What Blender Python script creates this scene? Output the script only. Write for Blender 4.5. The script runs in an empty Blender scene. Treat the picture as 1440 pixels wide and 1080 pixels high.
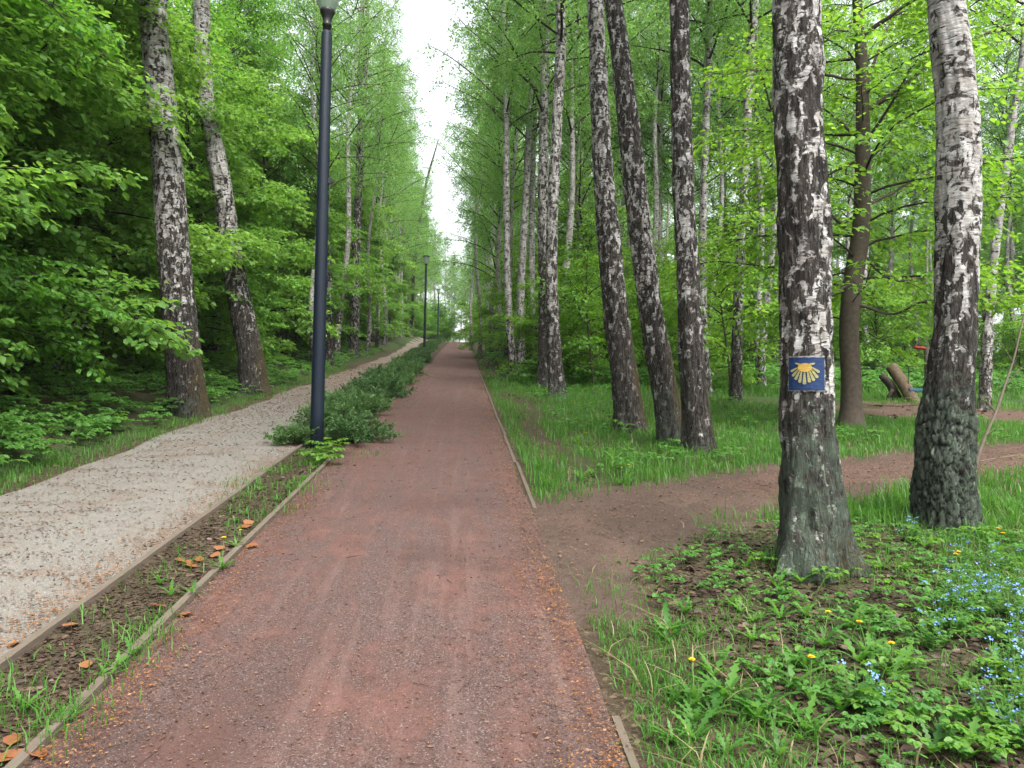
import bpy, math, random
import numpy as np
from mathutils import Vector, Matrix, noise

random.seed(7); rng = np.random.default_rng(7)
scene = bpy.context.scene
COL = scene.collection
R = math.radians
PI = math.pi

# ------------------------------------------------------------------ camera
F, CX, CY = 1050.0, 720.0, 540.0
EYE = 1.65
PITCH, ROLL = R(1.7), R(1.0)
VPX, VPY = 650.0, 463.0             # where the paths run together in the photograph

def cam_rot(yaw):
    return Matrix.Rotation(-yaw, 3, 'Z') @ Matrix.Rotation(PI/2 + PITCH, 3, 'X') @ Matrix.Rotation(ROLL, 3, 'Z')
YAW = R(3.5)
for _ in range(30):
    d = cam_rot(YAW) @ Vector(((VPX-CX)/F, -(VPY-CY)/F, -1))
    YAW -= math.atan2(d.x, d.y)
CR = cam_rot(YAW)
d = CR @ Vector(((VPX-CX)/F, -(VPY-CY)/F, -1))
TS = d.z/d.y                         # slope of the hill
def ray(px, py):
    return CR @ Vector(((px-CX)/F, -(py-CY)/F, -1))
CRI = CR.transposed()
def proj(p):
    q = CRI @ (Vector(p) - Vector((0, 0, EYE)))
    return (CX + F*q.x/-q.z, CY - F*q.y/-q.z) if q.z < 0 else None

def sstep(a, b, x):
    t = np.clip((x-a)/(b-a), 0, 1)
    return t*t*(3-2*t)
def wob(X, Y):                       # smooth gentle unevenness
    return (np.sin(X*1.7+Y*.6)*.4 + np.sin(X*.7-Y*1.1+1.3)*.5 + np.sin(X*3.1+Y*2.3+.4)*.22 + np.sin(X*5.3-Y*4.1)*.12)
def H(X, Y):
    X = np.asarray(X, float); Y = np.asarray(Y, float)
    z = TS*Y
    z = z - 0.00042*np.clip(Y-84, 0, 80)**2 - np.clip(Y-164, 0, 1e3)*0.07
    off = np.maximum(sstep(.8, 1.8, X), sstep(-4.3, -5.2, X))
    z = z + off*wob(X, Y)*.035
    z = z + .42*sstep(-4.5, -7.0, X) + .5*sstep(1.6, 4.0, X)*sstep(24, 40, Y) + .25*sstep(-4.3, -5.6, X)*sstep(22, 45, Y)
    return z
def h1(x, y): return float(H(x, y))
def at(px, py):
    """the point of the ground seen at a pixel of the 1440x1080 photograph"""
    r = ray(px, py); r = r/r.y
    lo, hi = 0.5, 0.5
    while hi < 400 and EYE + r.z*hi > h1(r.x*hi, hi): lo = hi; hi *= 1.04
    for _ in range(30):
        m = (lo+hi)/2
        if EYE + r.z*m > h1(r.x*m, m): lo = m
        else: hi = m
    return Vector((r.x*lo, lo, h1(r.x*lo, lo)))
def on(px, py, Y):
    r = ray(px, py); r = r/r.y
    return Vector((r.x*Y, Y, EYE + r.z*Y))

cam = bpy.data.cameras.new('camera'); camo = bpy.data.objects.new('camera', cam); COL.objects.link(camo)
camo.matrix_world = Matrix.Translation((0, 0, EYE)) @ CR.to_4x4()
cam.sensor_width = 36; cam.sensor_fit = 'HORIZONTAL'; cam.lens = 36*F/1440
cam.clip_start = .05; cam.clip_end = 2000
scene.camera = camo

# ------------------------------------------------------------------ light
SUN_EL, SUN_AZ = R(60), R(150)
w = bpy.data.worlds.new('World'); scene.world = w; w.use_nodes = True
nt = w.node_tree; nt.nodes.clear()
out = nt.nodes.new('ShaderNodeOutputWorld'); bg = nt.nodes.new('ShaderNodeBackground')
sky = nt.nodes.new('ShaderNodeTexSky'); sky.sky_type = 'NISHITA'; sky.sun_disc = False
sky.sun_elevation = SUN_EL; sky.sun_rotation = SUN_AZ; sky.air_density = 1.0; sky.dust_density = 5.0; sky.ozone_density = 1.0
hs = nt.nodes.new('ShaderNodeHueSaturation'); hs.inputs['Saturation'].default_value = .22
nt.links.new(sky.outputs[0], hs.inputs['Color']); nt.links.new(hs.outputs[0], bg.inputs[0])
bg.inputs[1].default_value = .15
nt.links.new(bg.outputs[0], out.inputs[0])
sl = bpy.data.lights.new('sun', 'SUN'); sl.energy = 1.4; sl.angle = R(30); sl.color = (1, .97, .92)
so = bpy.data.objects.new('sun', sl); COL.objects.link(so)
sdir = Vector((math.sin(SUN_AZ)*math.cos(SUN_EL), math.cos(SUN_AZ)*math.cos(SUN_EL), math.sin(SUN_EL)))
so.rotation_euler = sdir.to_track_quat('Z', 'Y').to_euler()
scene.view_settings.view_transform = 'Standard'; scene.view_settings.look = 'None'
scene.view_settings.gamma = 1; scene.view_settings.exposure = 1.86
cy = scene.cycles
cy.max_bounces = 10; cy.diffuse_bounces = 6; cy.glossy_bounces = 2; cy.transmission_bounces = 8; cy.volume_bounces = 0; cy.transparent_max_bounces = 8
cy.caustics_reflective = False; cy.caustics_refractive = False; cy.sample_clamp_indirect = 4
cy.use_adaptive_sampling = True; cy.adaptive_threshold = .015
try:
    cy.use_denoising = True; cy.denoiser = 'OPENIMAGEDENOISE'
    cy.denoising_input_passes = 'RGB_ALBEDO_NORMAL'
except Exception: pass

# ------------------------------------------------------------------ object helpers
def link(o, parent=None):
    COL.objects.link(o)
    if parent is not None: o.parent = parent
    return o
def tag(o, label=None, cat=None, group=None, kind=None):
    if label: o['label'] = label
    if cat: o['category'] = cat
    if group: o['group'] = group
    if kind: o['kind'] = kind
    return o
def thing(name, loc, label, cat, group=None, rz=0, sc=1):
    o = bpy.data.objects.new(name, None); COL.objects.link(o)
    o.empty_display_size = .2
    o.location = loc; o.rotation_euler = (0, 0, rz); o.scale = (sc, sc, sc)
    return tag(o, label, cat, group)
def mesh(name, V, faces, mats, midx=None, attrs=None, smooth=True):
    """V (n,3); faces: list of (m,k) int arrays; midx: one material index per list entry"""
    me = bpy.data.meshes.new(name)
    V = np.ascontiguousarray(V, dtype=np.float32)
    me.vertices.add(len(V)); me.vertices.foreach_set('co', V.ravel())
    faces = [np.asarray(f, dtype=np.int32) for f in faces if len(f)]
    tot = sum(f.size for f in faces); npoly = sum(len(f) for f in faces)
    me.loops.add(tot); me.polygons.add(npoly)
    me.loops.foreach_set('vertex_index', np.concatenate([f.ravel() for f in faces]))
    ls, p = [], 0
    for f in faces:
        ls.append(np.arange(len(f), dtype=np.int32)*f.shape[1] + p); p += f.size
    me.polygons.foreach_set('loop_start', np.concatenate(ls))
    if midx is not None:
        me.polygons.foreach_set('material_index', np.concatenate([np.full(len(f), m, dtype=np.int32) for f, m in zip(faces, midx)]))
    if not isinstance(mats, (list, tuple)): mats = [mats]
    for m in mats: me.materials.append(m)
    me.polygons.foreach_set('use_smooth', np.full(npoly, smooth, dtype=bool))
    for k, a in (attrs or {}).items():
        at_ = me.attributes.new(k, 'FLOAT', 'POINT'); at_.data.foreach_set('value', np.ascontiguousarray(a, dtype=np.float32))
    me.update(calc_edges=True); me.validate()
    return me
def obj(name, me, parent=None, loc=None):
    o = bpy.data.objects.new(name, me); link(o, parent)
    if loc is not None: o.location = loc
    return o
class MB:
    """collects vertices and faces"""
    def __init__(s): s.V = []; s.Fq = []; s.n = 0; s.A = {}
    def add(s, V, faces, m=0):
        V = np.asarray(V, float)
        for f in faces:
            f = np.asarray(f, int)
            if len(f): s.Fq.append((f + s.n, m))
        s.V.append(V); s.n += len(V)
    def mesh(s, name, mats, smooth=True, attrs=None):
        by = {}
        for f, m in s.Fq: by.setdefault((f.shape[1], m), []).append(f)
        fs = [np.concatenate(v) for v in by.values()]; mi = [k[1] for k in by]
        return mesh(name, np.concatenate(s.V), fs, mats, mi, attrs, smooth)
def tube(P, rad, n=6, cap=True):
    P = np.asarray(P, float); m = len(P); rad = np.broadcast_to(np.asarray(rad, float), (m,))
    T = np.gradient(P, axis=0); T /= np.linalg.norm(T, axis=1)[:, None] + 1e-9
    a = np.array([0, 0, 1.]) if abs(T[m//2, 2]) < .8 else np.array([1., 0, 0])
    U = np.cross(a, T); U /= np.linalg.norm(U, axis=1)[:, None] + 1e-9
    W = np.cross(T, U)
    th = np.arange(n)*2*PI/n
    V = P[:, None] + rad[:, None, None]*(np.cos(th)[None, :, None]*U[:, None] + np.sin(th)[None, :, None]*W[:, None])
    i = np.arange(m-1)[:, None]*n; j = np.arange(n)[None]; k = (np.arange(n)+1) % n
    q = np.stack([i+j, i+k[None], i+n+k[None], i+n+j], -1).reshape(-1, 4)
    fs = [q]
    V = V.reshape(-1, 3)
    if cap: fs.append(np.array([np.arange(n)[::-1]])); fs.append(np.array([np.arange(n)+(m-1)*n]))
    return V, fs
def lathe(prof, n=24, off=(0, 0)):
    prof = np.asarray(prof, float); m = len(prof); th = np.arange(n)*2*PI/n
    V = np.stack([prof[:, :1]*np.cos(th)+off[0], prof[:, :1]*np.sin(th)+off[1], np.repeat(prof[:, 1:2], n, 1)], -1).reshape(-1, 3)
    i = np.arange(m-1)[:, None]*n; j = np.arange(n)[None]; k = (j+1) % n
    return V, [np.stack([i+j, i+k, i+n+k, i+n+j], -1).reshape(-1, 4)]
def box(lo, hi):
    x0, y0, z0 = lo; x1, y1, z1 = hi
    V = [(x0,y0,z0),(x1,y0,z0),(x1,y1,z0),(x0,y1,z0),(x0,y0,z1),(x1,y0,z1),(x1,y1,z1),(x0,y1,z1)]
    return V, [np.array([(0,3,2,1),(4,5,6,7),(0,1,5,4),(1,2,6,5),(2,3,7,6),(3,0,4,7)])]
def spline(P, n):
    """Catmull-Rom through the rows of P, n samples, evenly in chord length"""
    P = np.asarray(P, float)
    dd = np.r_[0, np.cumsum(np.linalg.norm(np.diff(P[:, :3], axis=0), axis=1))]
    t = np.linspace(0, dd[-1], n); out_ = np.empty((n, P.shape[1]))
    Mx = np.gradient(P, dd, axis=0) if len(P) > 2 else np.repeat((P[1:]-P[:1])/dd[-1], 2, 0)
    i = np.clip(np.searchsorted(dd, t, side='right')-1, 0, len(P)-2)
    h = (dd[i+1]-dd[i]); u = ((t-dd[i])/h)[:, None]; h = h[:, None]
    out_ = (2*u**3-3*u**2+1)*P[i] + (u**3-2*u**2+u)*h*Mx[i] + (-2*u**3+3*u**2)*P[i+1] + (u**3-u**2)*h*Mx[i+1]
    return out_
def norm(a): return a/(np.linalg.norm(a, axis=-1, keepdims=True)+1e-9)

# ------------------------------------------------------------------ materials
def new_mat(name):
    m = bpy.data.materials.new(name); m.use_nodes = True; m.node_tree.nodes.clear()
    return m, NT(m.node_tree)
class NT:
    def __init__(s, t): s.t = t
    def n(s, typ, **kw):
        x = s.t.nodes.new(typ)
        for k, v in kw.items(): setattr(x, k, v)
        return x
    def l(s, a, b): s.t.links.new(a, b)
    def val(s, x, sock):
        if isinstance(x, (int, float, tuple)): sock.default_value = x
        else: s.l(x, sock)
    def math(s, op, a, b=0., c=0., clamp=False):
        x = s.n('ShaderNodeMath', operation=op, use_clamp=clamp)
        s.val(a, x.inputs[0]); s.val(b, x.inputs[1]); s.val(c, x.inputs[2]); return x.outputs[0]
    def smooth(s, x, a, b):
        m = s.n('ShaderNodeMapRange', interpolation_type='SMOOTHSTEP')
        s.val(x, m.inputs[0]); s.val(a, m.inputs[1]); s.val(b, m.inputs[2]); return m.outputs[0]
    def mix(s, f, a, b):
        x = s.n('ShaderNodeMix', data_type='RGBA')
        s.val(f, x.inputs[0])
        for v, k in ((a, 6), (b, 7)):
            if isinstance(v, tuple): v = v if len(v) == 4 else (*v, 1)
            s.val(v, x.inputs[k])
        return x.outputs[2]
    def coord(s, kind='Object', scale=(1, 1, 1), loc=(0, 0, 0)):
        c = s.n('ShaderNodeTexCoord'); m = s.n('ShaderNodeMapping'); m.inputs['Scale'].default_value = scale
        m.inputs['Location'].default_value = loc
        s.l(c.outputs[kind], m.inputs[0]); return m.outputs[0]
    def noise(s, vec, scale, detail=4, rough=.55, dist=0., out='Fac'):
        x = s.n('ShaderNodeTexNoise'); s.l(vec, x.inputs['Vector'])
        x.inputs['Scale'].default_value = scale; x.inputs['Detail'].default_value = detail
        x.inputs['Roughness'].default_value = rough; x.inputs['Distortion'].default_value = dist
        return x.outputs[out]
    def vor(s, vec, scale, feature='F1', out='Distance', rnd=1.):
        x = s.n('ShaderNodeTexVoronoi', feature=feature); s.l(vec, x.inputs['Vector'])
        x.inputs['Scale'].default_value = scale; x.inputs['Randomness'].default_value = rnd
        return x.outputs[out]
    def ramp(s, f, stops):
        x = s.n('ShaderNodeValToRGB'); s.l(f, x.inputs[0]); e = x.color_ramp.elements
        while len(e) < len(stops): e.new(.5)
        for k, (p, c) in zip(e, stops): k.position = p; k.color = (*c, 1)
        return x.outputs[0]
    def attr(s, name): return s.n('ShaderNodeAttribute', attribute_name=name).outputs['Fac']
    def bump(s, h, strength, dist, prev=None):
        x = s.n('ShaderNodeBump'); x.inputs['Strength'].default_value = strength; x.inputs['Distance'].default_value = dist
        s.l(h, x.inputs['Height'])
        if prev is not None: s.l(prev, x.inputs['Normal'])
        return x.outputs[0]
    def surf(s, col, rough=.8, spec=.3, normal=None, **kw):
        p = s.n('ShaderNodeBsdfPrincipled'); s.val(col if not isinstance(col, tuple) else (*col[:3], 1), p.inputs['Base Color'])
        s.val(rough, p.inputs['Roughness']); p.inputs['Specular IOR Level'].default_value = spec
        for k, v in kw.items(): s.val(v, p.inputs[k.replace('_', ' ')])
        if normal is not None: s.l(normal, p.inputs['Normal'])
        return p.outputs[0]
    def out(s, sh): s.l(sh, s.n('ShaderNodeOutputMaterial').inputs[0])

def leaf_mat(name, cols, trans=.52, tcol=1.4, rough=.5, spec=.35, clump=.35):
    m, t = new_mat(name)
    g = t.n('ShaderNodeNewGeometry'); oi = t.n('ShaderNodeObjectInfo')
    nz = t.noise(t.coord('Object'), clump, 2)
    f = t.math('ADD', t.math('MULTIPLY', g.outputs['Random Per Island'], .55), t.math('MULTIPLY', nz, .5))
    f = t.math('ADD', f, t.math('MULTIPLY', t.math('SUBTRACT', oi.outputs['Random'], .5), .35), clamp=True)
    n = len(cols)
    c = t.ramp(f, [(.12+.76*i/(n-1), k) for i, k in enumerate(cols)])
    d = t.surf(c, rough, spec)
    tr = t.n('ShaderNodeBsdfTranslucent')
    tc = t.n('ShaderNodeHueSaturation'); tc.inputs['Value'].default_value = tcol; tc.inputs['Hue'].default_value = .485; tc.inputs['Saturation'].default_value = 1.08
    t.l(c, tc.inputs['Color']); t.l(tc.outputs[0], tr.inputs[0])
    mx = t.n('ShaderNodeMixShader'); mx.inputs[0].default_value = trans
    t.l(d, mx.inputs[1]); t.l(tr.outputs[0], mx.inputs[2]); t.out(mx.outputs[0])
    return m
def plain(name, col, rough=.6, spec=.3, var=.15, scale=8, bump=0.):
    m, t = new_mat(name)
    nz = t.noise(t.coord('Object'), scale, 5)
    c = t.mix(nz, tuple(k*(1-var*2) for k in col), tuple(min(1, k*(1+var*2)) for k in col))
    t.out(t.surf(c, rough, spec, t.bump(nz, bump, .01) if bump else None)); return m

M = {}
M['leaf_left'] = leaf_mat('broad_leaf', [(.066, .188, .026), (.110, .268, .038), (.162, .338, .058)])
M['leaf_left2'] = leaf_mat('hazel_leaf', [(.08, .20, .036), (.13, .275, .048), (.19, .345, .065)], clump=.5)
M['leaf_right'] = leaf_mat('maple_leaf', [(.08, .205, .025), (.13, .28, .035), (.19, .355, .055)])
M['leaf_birch'] = leaf_mat('birch_leaf', [(.095, .225, .045), (.14, .295, .065), (.20, .365, .095)], trans=.5)
M['leaf_herb'] = leaf_mat('herb_leaf', [(.042, .14, .028), (.075, .205, .04), (.12, .265, .055)], clump=1.2)
M['leaf_lime'] = leaf_mat('pale_herb_leaf', [(.065, .175, .022), (.095, .225, .03), (.13, .27, .045)], clump=1.2)
M['grass'] = leaf_mat('grass_blade', [(.035, .12, .018), (.06, .18, .025), (.10, .23, .04)], clump=.8)
M['juniper'] = leaf_mat('juniper_needle', [(.028, .075, .022), (.055, .125, .032), (.10, .185, .05)], trans=.2, clump=2.5)
M['blue'] = leaf_mat('forget_me_not_petal', [(.12, .22, .62), (.2, .33, .75), (.35, .45, .8)], trans=.3)
M['yellow'] = leaf_mat('dandelion_petal', [(.75, .38, .01), (.8, .5, .015), (.8, .55, .03)], trans=.2)
M['litter'] = leaf_mat('dry_leaf', [(.028, .017, .0125), (.066, .039, .028), (.165, .105, .076)], trans=.1, tcol=1.0, clump=3)
M['orange_leaf'] = leaf_mat('orange_dry_leaf', [(.13, .048, .02), (.19, .072, .03), (.23, .105, .05)], trans=.15, tcol=1, clump=4)
M['flake'] = leaf_mat('catkin_scale', [(.032, .018, .014), (.085, .042, .026), (.185, .105, .062)], trans=.05, tcol=1, clump=2)
M['flake_orange'] = leaf_mat('orange_catkin_scale', [(.085, .034, .013), (.165, .065, .018), (.24, .11, .03)], trans=.05, tcol=1, clump=2)
M['twig'] = plain('twig_bark', (.035, .027, .022), .8, .2, .3, 20)
M['stem'] = plain('green_stem', (.10, .18, .04), .6, .3)
M['maple_bark'] = plain('maple_bark', (.07, .055, .043), .85, .15, .3, 14, .5)
M['dark_bark'] = plain('dark_bark', (.045, .038, .032), .9, .1, .4, 14, .6)

def birch_bark():
    m, t = new_mat('birch_bark')
    oi = t.n('ShaderNodeObjectInfo')
    c = t.n('ShaderNodeTexCoord').outputs['Object']
    def co(sx, sz, off=0):
        mp = t.n('ShaderNodeMapping'); mp.inputs['Scale'].default_value = (sx, sx, sz); mp.inputs['Location'].default_value = (off, off*.7, off*1.3)
        t.l(c, mp.inputs[0]); return mp.outputs[0]
    dark, moss, ochre, crack = (t.attr(k) for k in ('dark', 'moss', 'ochre', 'crack'))
    # vertical plates of black bark, with ragged chevron edges
    wv = t.noise(co(1, 1, 3), 14, 3, .6, 0, 'Color')
    mx = t.n('ShaderNodeMix', data_type='VECTOR'); mx.inputs[0].default_value = .07
    t.l(co(1, .46), mx.inputs[4]); t.l(wv, mx.inputs[5])
    n1 = t.noise(mx.outputs[1], 15, 6, .64, .5)
    thr = t.math('SUBTRACT', .70, t.math('MULTIPLY', dark, .32))
    p1 = t.smooth(t.math('SUBTRACT', n1, thr), -.025, .025)
    # dark eyes / bands lying across the trunk
    n2 = t.noise(co(1.0, 3.0, 7), 6.5, 5, .6, .6)
    p2 = t.smooth(n2, .57, .605)
    # lenticels
    n3 = t.noise(co(1, 9, 11), 14, 3, .6)
    p3 = t.math('MULTIPLY', t.smooth(n3, .56, .64), .75)
    ed = t.math('ADD', t.vor(co(1, 1.9, 17), 4.2, 'F1', 'Distance'), t.math('MULTIPLY', t.math('SUBTRACT', t.noise(co(1, 1, 19), 22, 4, .65), .5), .35))
    p4 = t.math('SUBTRACT', 1., t.smooth(ed, .17, .215))
    p2 = t.math('MAXIMUM', p2, p4)
    mask = t.math('MAXIMUM', p1, t.math('MAXIMUM', p2, p3))
    fine = t.noise(co(1, .5, 2), 60, 5, .7)
    fis = t.noise(co(1, .16, 21), 34, 5, .7, .8)
    fl_ = t.math('MULTIPLY', t.smooth(fis, .36, .62), t.math('ADD', .45, t.math('MULTIPLY', fine, 1.1)))
    dk = t.mix(fl_, (.008, .007, .006), (.088, .074, .063))
    dk = t.mix(t.math('MULTIPLY', t.smooth(t.noise(co(1, .45, 31), 24, 4, .7), .63, .70), .8), dk, (.30, .285, .27))
    hz = t.noise(co(1, 5, 5), 9, 6, .65)
    wt = t.mix(t.smooth(hz, .3, .7), (.21, .20, .187), (.455, .448, .436))
    wt = t.mix(t.math('MULTIPLY', t.smooth(t.noise(co(1, .7, 9), 7, 5, .7), .38, .62), .75), wt, (.17, .15, .13))
    col = t.mix(mask, wt, dk)
    mn = t.noise(co(1, .6, 4), 16, 5, .65)
    col = t.mix(t.math('MULTIPLY', t.smooth(t.math('ADD', mn, t.math('MULTIPLY', moss, .5)), .62, .85), .85), col, t.mix(fine, (.05, .075, .05), (.16, .20, .15)))
    on_ = t.noise(co(1, .55, 14), 17, 6, .72)
    col = t.mix(t.math('MULTIPLY', t.smooth(t.math('ADD', on_, t.math('MULTIPLY', ochre, .5)), .70, .98), .85), col, t.mix(fine, (.035, .027, .008), (.13, .095, .03)))
    col = t.mix(crack, col, (.012, .011, .009))
    hgt = t.math('ADD', t.math('MULTIPLY', p1, t.math('ADD', .1, t.math('MULTIPLY', fl_, 1.6))), t.math('ADD', t.math('MULTIPLY', p2, -.3), t.math('MULTIPLY', hz, .25)))
    b = t.bump(hgt, 1.0, .028)
    t.out(t.surf(col, t.math('ADD', .55, t.math('MULTIPLY', mask, .35)), .25, b))
    return m
M['birch_bark'] = birch_bark()

# ------------------------------------------------------------------ ground and paths
PATH_L, PATH_R = -1.56, .655          # red path
GREY_L, GREY_R = -4.28, -2.17         # grey path
def ground_mat():
    m, t = new_mat('forest_floor')
    c = t.n('ShaderNodeTexCoord').outputs['Object']
    big = t.noise(c, .55, 5, .6); med = t.noise(c, 4, 5, .65); fine = t.noise(c, 38, 5, .7)
    vo = t.vor(c, 42, 'F1', 'Color'); sep = t.n('ShaderNodeSeparateColor'); t.l(vo, sep.inputs[0])
    litter = t.ramp(sep.outputs[0], [(0, (0.0240, 0.0160, 0.0112)), (.5, (0.0600, 0.0400, 0.0280)), (.85, (0.0960, 0.0680, 0.0480)), (1, (0.1520, 0.1040, 0.0720))])
    soil = t.mix(fine, (0.0224, 0.0160, 0.0120), (0.0800, 0.0560, 0.0400))
    base = t.mix(t.smooth(med, .4, .6), soil, litter)
    green = t.mix(fine, (0.0160, 0.0400, 0.0096), (0.0480, 0.0880, 0.0240))
    dm = t.smooth(t.math('ADD', t.attr('dirt'), t.math('MULTIPLY', t.math('SUBTRACT', med, .5), .9)), .35, .6)
    dc = t.mix(t.noise(c, 10, 6, .7), (.042, .0295, .023), (.104, .073, .058)); dc = t.mix(t.math('MULTIPLY', t.smooth(t.noise(c, 1.3, 6, .62), .45, .7), .5), dc, (.124, .081, .064))
    gm = t.math('MULTIPLY', t.attr('green'), t.smooth(t.math('ADD', t.math('MULTIPLY', big, .6), t.math('MULTIPLY', med, .4)), .36, .56))
    col = t.mix(dm, t.mix(gm, base, green), dc)
    b = t.bump(t.math('ADD', fine, t.math('MULTIPLY', sep.outputs[1], .7)), .8, .03)
    t.out(t.surf(col, .95, .1, b)); return m
M['ground'] = ground_mat()
def red_mat():
    m, t = new_mat('red_path_surface')
    c = t.n('ShaderNodeTexCoord').outputs['Object']
    st = t.n('ShaderNodeMapping'); st.inputs['Scale'].default_value = (1.6, .32, 1); t.l(c, st.inputs[0]); st = st.outputs[0]
    a = t.noise(st, 2.4, 6, .62, .4); b = t.noise(c, 5, 6, .7); f = t.noise(c, 120, 4, .75); g = t.vor(c, 190, 'F1', 'Color')
    sep = t.n('ShaderNodeSeparateColor'); t.l(g, sep.inputs[0])
    red = t.mix(t.smooth(b, .3, .7), (0.0720, 0.0333, 0.0261), (0.1152, 0.0576, 0.0468))
    gs = t.n('ShaderNodeSeparateColor'); t.l(t.vor(c, 170, 'F1', 'Color'), gs.inputs[0])
    grit = t.ramp(gs.outputs[0], [(0, (0.0234, 0.0144, 0.0126)), (.35, (0.0558, 0.0324, 0.0279)), (.75, (0.0855, 0.0540, 0.0477)), (.92, (0.1260, 0.0918, 0.0846)), (1, (0.2070, 0.1755, 0.1665))])
    grit = t.mix(.35, grit, t.mix(f, (0.0450, 0.0288, 0.0243), (0.1170, 0.0792, 0.0702)))
    gm = t.math('ADD', t.math('MULTIPLY', a, .55), t.math('ADD', t.math('MULTIPLY', b, .30), t.math('MULTIPLY', f, .15)))
    col = t.mix(t.smooth(gm, .42, .62), grit, red)
    tr_ = t.n('ShaderNodeMapping'); tr_.inputs['Scale'].default_value = (3.2, .11, 1); t.l(c, tr_.inputs[0])
    lines = t.noise(tr_.outputs[0], 2.2, 4, .6, .3)
    col = t.mix(t.math('MULTIPLY', t.smooth(lines, .5, .64), .35), col, (0.1395, 0.0882, 0.0774))
    col = t.mix(t.math('MULTIPLY', t.smooth(t.noise(c, .9, 4, .6), .47, .68), .5), col, (0.0495, 0.0288, 0.0243))
    sy = t.n('ShaderNodeSeparateXYZ'); t.l(c, sy.inputs[0])
    col = t.mix(t.math('MULTIPLY', t.smooth(sy.outputs[1], 5., 11.), .35), col, t.mix(b, (0.0945, 0.0522, 0.0432), (0.1440, 0.0828, 0.0711)))
    col = t.mix(t.math('MULTIPLY', t.math('GREATER_THAN', sep.outputs[0], .985), .6), col, (0.2160, 0.1890, 0.1800))
    col = t.mix(t.math('MULTIPLY', t.math('LESS_THAN', sep.outputs[0], .12), .5), col, (0.0270, 0.0171, 0.0144))
    bp = t.bump(t.math('ADD', t.math('MULTIPLY', sep.outputs[1], .6), t.math('ADD', f, b)), .55, .012)
    t.out(t.surf(col, .9, .2, bp)); return m
M['red'] = red_mat()
def grey_mat():
    m, t = new_mat('grey_path_surface')
    c = t.n('ShaderNodeTexCoord').outputs['Object']
    a = t.noise(c, 1.6, 6, .62, .4); b = t.noise(c, 9, 6, .7); f = t.noise(c, 110, 4, .75); sep = t.n('ShaderNodeSeparateColor'); t.l(t.vor(c, 150, 'F1', 'Color'), sep.inputs[0])
    col = t.mix(b, (.105, .097, .084), (.188, .178, .160))
    col = t.mix(t.math('MULTIPLY', t.smooth(a, .48, .68), .65), col, (0.1260, 0.0966, 0.0756))
    sy = t.n('ShaderNodeSeparateXYZ'); t.l(c, sy.inputs[0])
    col = t.mix(t.math('MULTIPLY', t.smooth(sy.outputs[1], 11., 26.), .75), col, t.mix(b, (0.1008, 0.0714, 0.0546), (0.1680, 0.1260, 0.0991)))
    col = t.mix(t.math('MULTIPLY', t.smooth(f, .4, .75), .4), col, (0.0840, 0.0714, 0.0605))
    col = t.mix(t.math('MULTIPLY', t.math('GREATER_THAN', sep.outputs[0], .94), .5), col, (0.3024, 0.2856, 0.2688))
    bp = t.bump(t.math('ADD', t.math('MULTIPLY', sep.outputs[1], .5), t.math('ADD', f, b)), .5, .01)
    t.out(t.surf(col, .92, .15, bp)); return m
M['grey'] = grey_mat()
def dirt_mat():
    m, t = new_mat('trodden_earth')
    c = t.n('ShaderNodeTexCoord').outputs['Object']
    a = t.noise(c, 1.3, 6, .62); b = t.noise(c, 10, 6, .7); f = t.noise(c, 90, 4, .75); sep = t.n('ShaderNodeSeparateColor'); t.l(t.vor(c, 70, 'F1', 'Color'), sep.inputs[0])
    col = t.mix(b, (0.0476, 0.0300, 0.0225), (0.1071, 0.0689, 0.0540))
    col = t.mix(t.math('MULTIPLY', t.smooth(a, .45, .7), .5), col, (0.1229, 0.0786, 0.0599))
    col = t.mix(t.math('MULTIPLY', t.math('LESS_THAN', sep.outputs[0], .22), .6), col, (0.0397, 0.0247, 0.0187))
    col = t.mix(t.math('MULTIPLY', t.math('GREATER_THAN', sep.outputs[0], .93), .5), col, (0.1745, 0.1273, 0.1048))
    t.out(t.surf(col, .95, .1, t.bump(t.math('ADD', f, b), .6, .015))); return m
M['dirt'] = dirt_mat()
def wood_mat():
    m, t = new_mat('weathered_board')
    c = t.coord('Object', (14, 1.2, 14)); n = t.noise(c, 3, 6, .65); f = t.noise(t.coord('Object'), 3, 5, .6)
    col = t.mix(n, (.06, .046, .035), (.15, .12, .095)); col = t.mix(t.math('MULTIPLY', t.smooth(f, .45, .7), .5), col, (.07, .075, .04))
    t.out(t.surf(col, .85, .15, t.bump(n, .4, .01))); return m
M['board'] = wood_mat()

def axis(segs):
    out_ = [segs[0][0]]
    for a, b, st in segs: out_ += list(np.linspace(a, b, max(2, int(round((b-a)/st))+1))[1:])
    return np.array(out_)
def strip(name, xl, xr, y0, y1, mat, dz, nx=12, st=.25):
    ys = axis([(y0, 26, st), (26, y1, 1.5)])
    u = np.linspace(0, 1, nx); L = np.array([xl(y) for y in ys]); Rr = np.array([xr(y) for y in ys])
    X = L[:, None]*(1-u) + Rr[:, None]*u; Y = np.repeat(ys[:, None], nx, 1)
    Z = H(X, Y) + dz*np.minimum(1, np.minimum(u, 1-u)*6)[None] + .001
    i = (np.arange(len(ys)-1)[:, None]*nx + np.arange(nx-1)[None]).ravel()
    return tag(obj(name, mesh(name, np.stack([X, Y, Z], -1).reshape(-1, 3), [np.stack([i, i+1, i+1+nx, i+nx], 1)], mat)), kind='structure')
strip('red_path', lambda y: PATH_L, lambda y: PATH_R + .05*math.sin(y*2.1)*.3, -8, 120, M['red'], .016)
strip('grey_path', lambda y: GREY_L + .07*math.sin(y*.9)+.04*math.sin(y*2.7) - max(0, y-45)*.03, lambda y: GREY_R - max(0, y-45)*.03, -8, 120, M['grey'], .014)
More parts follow.
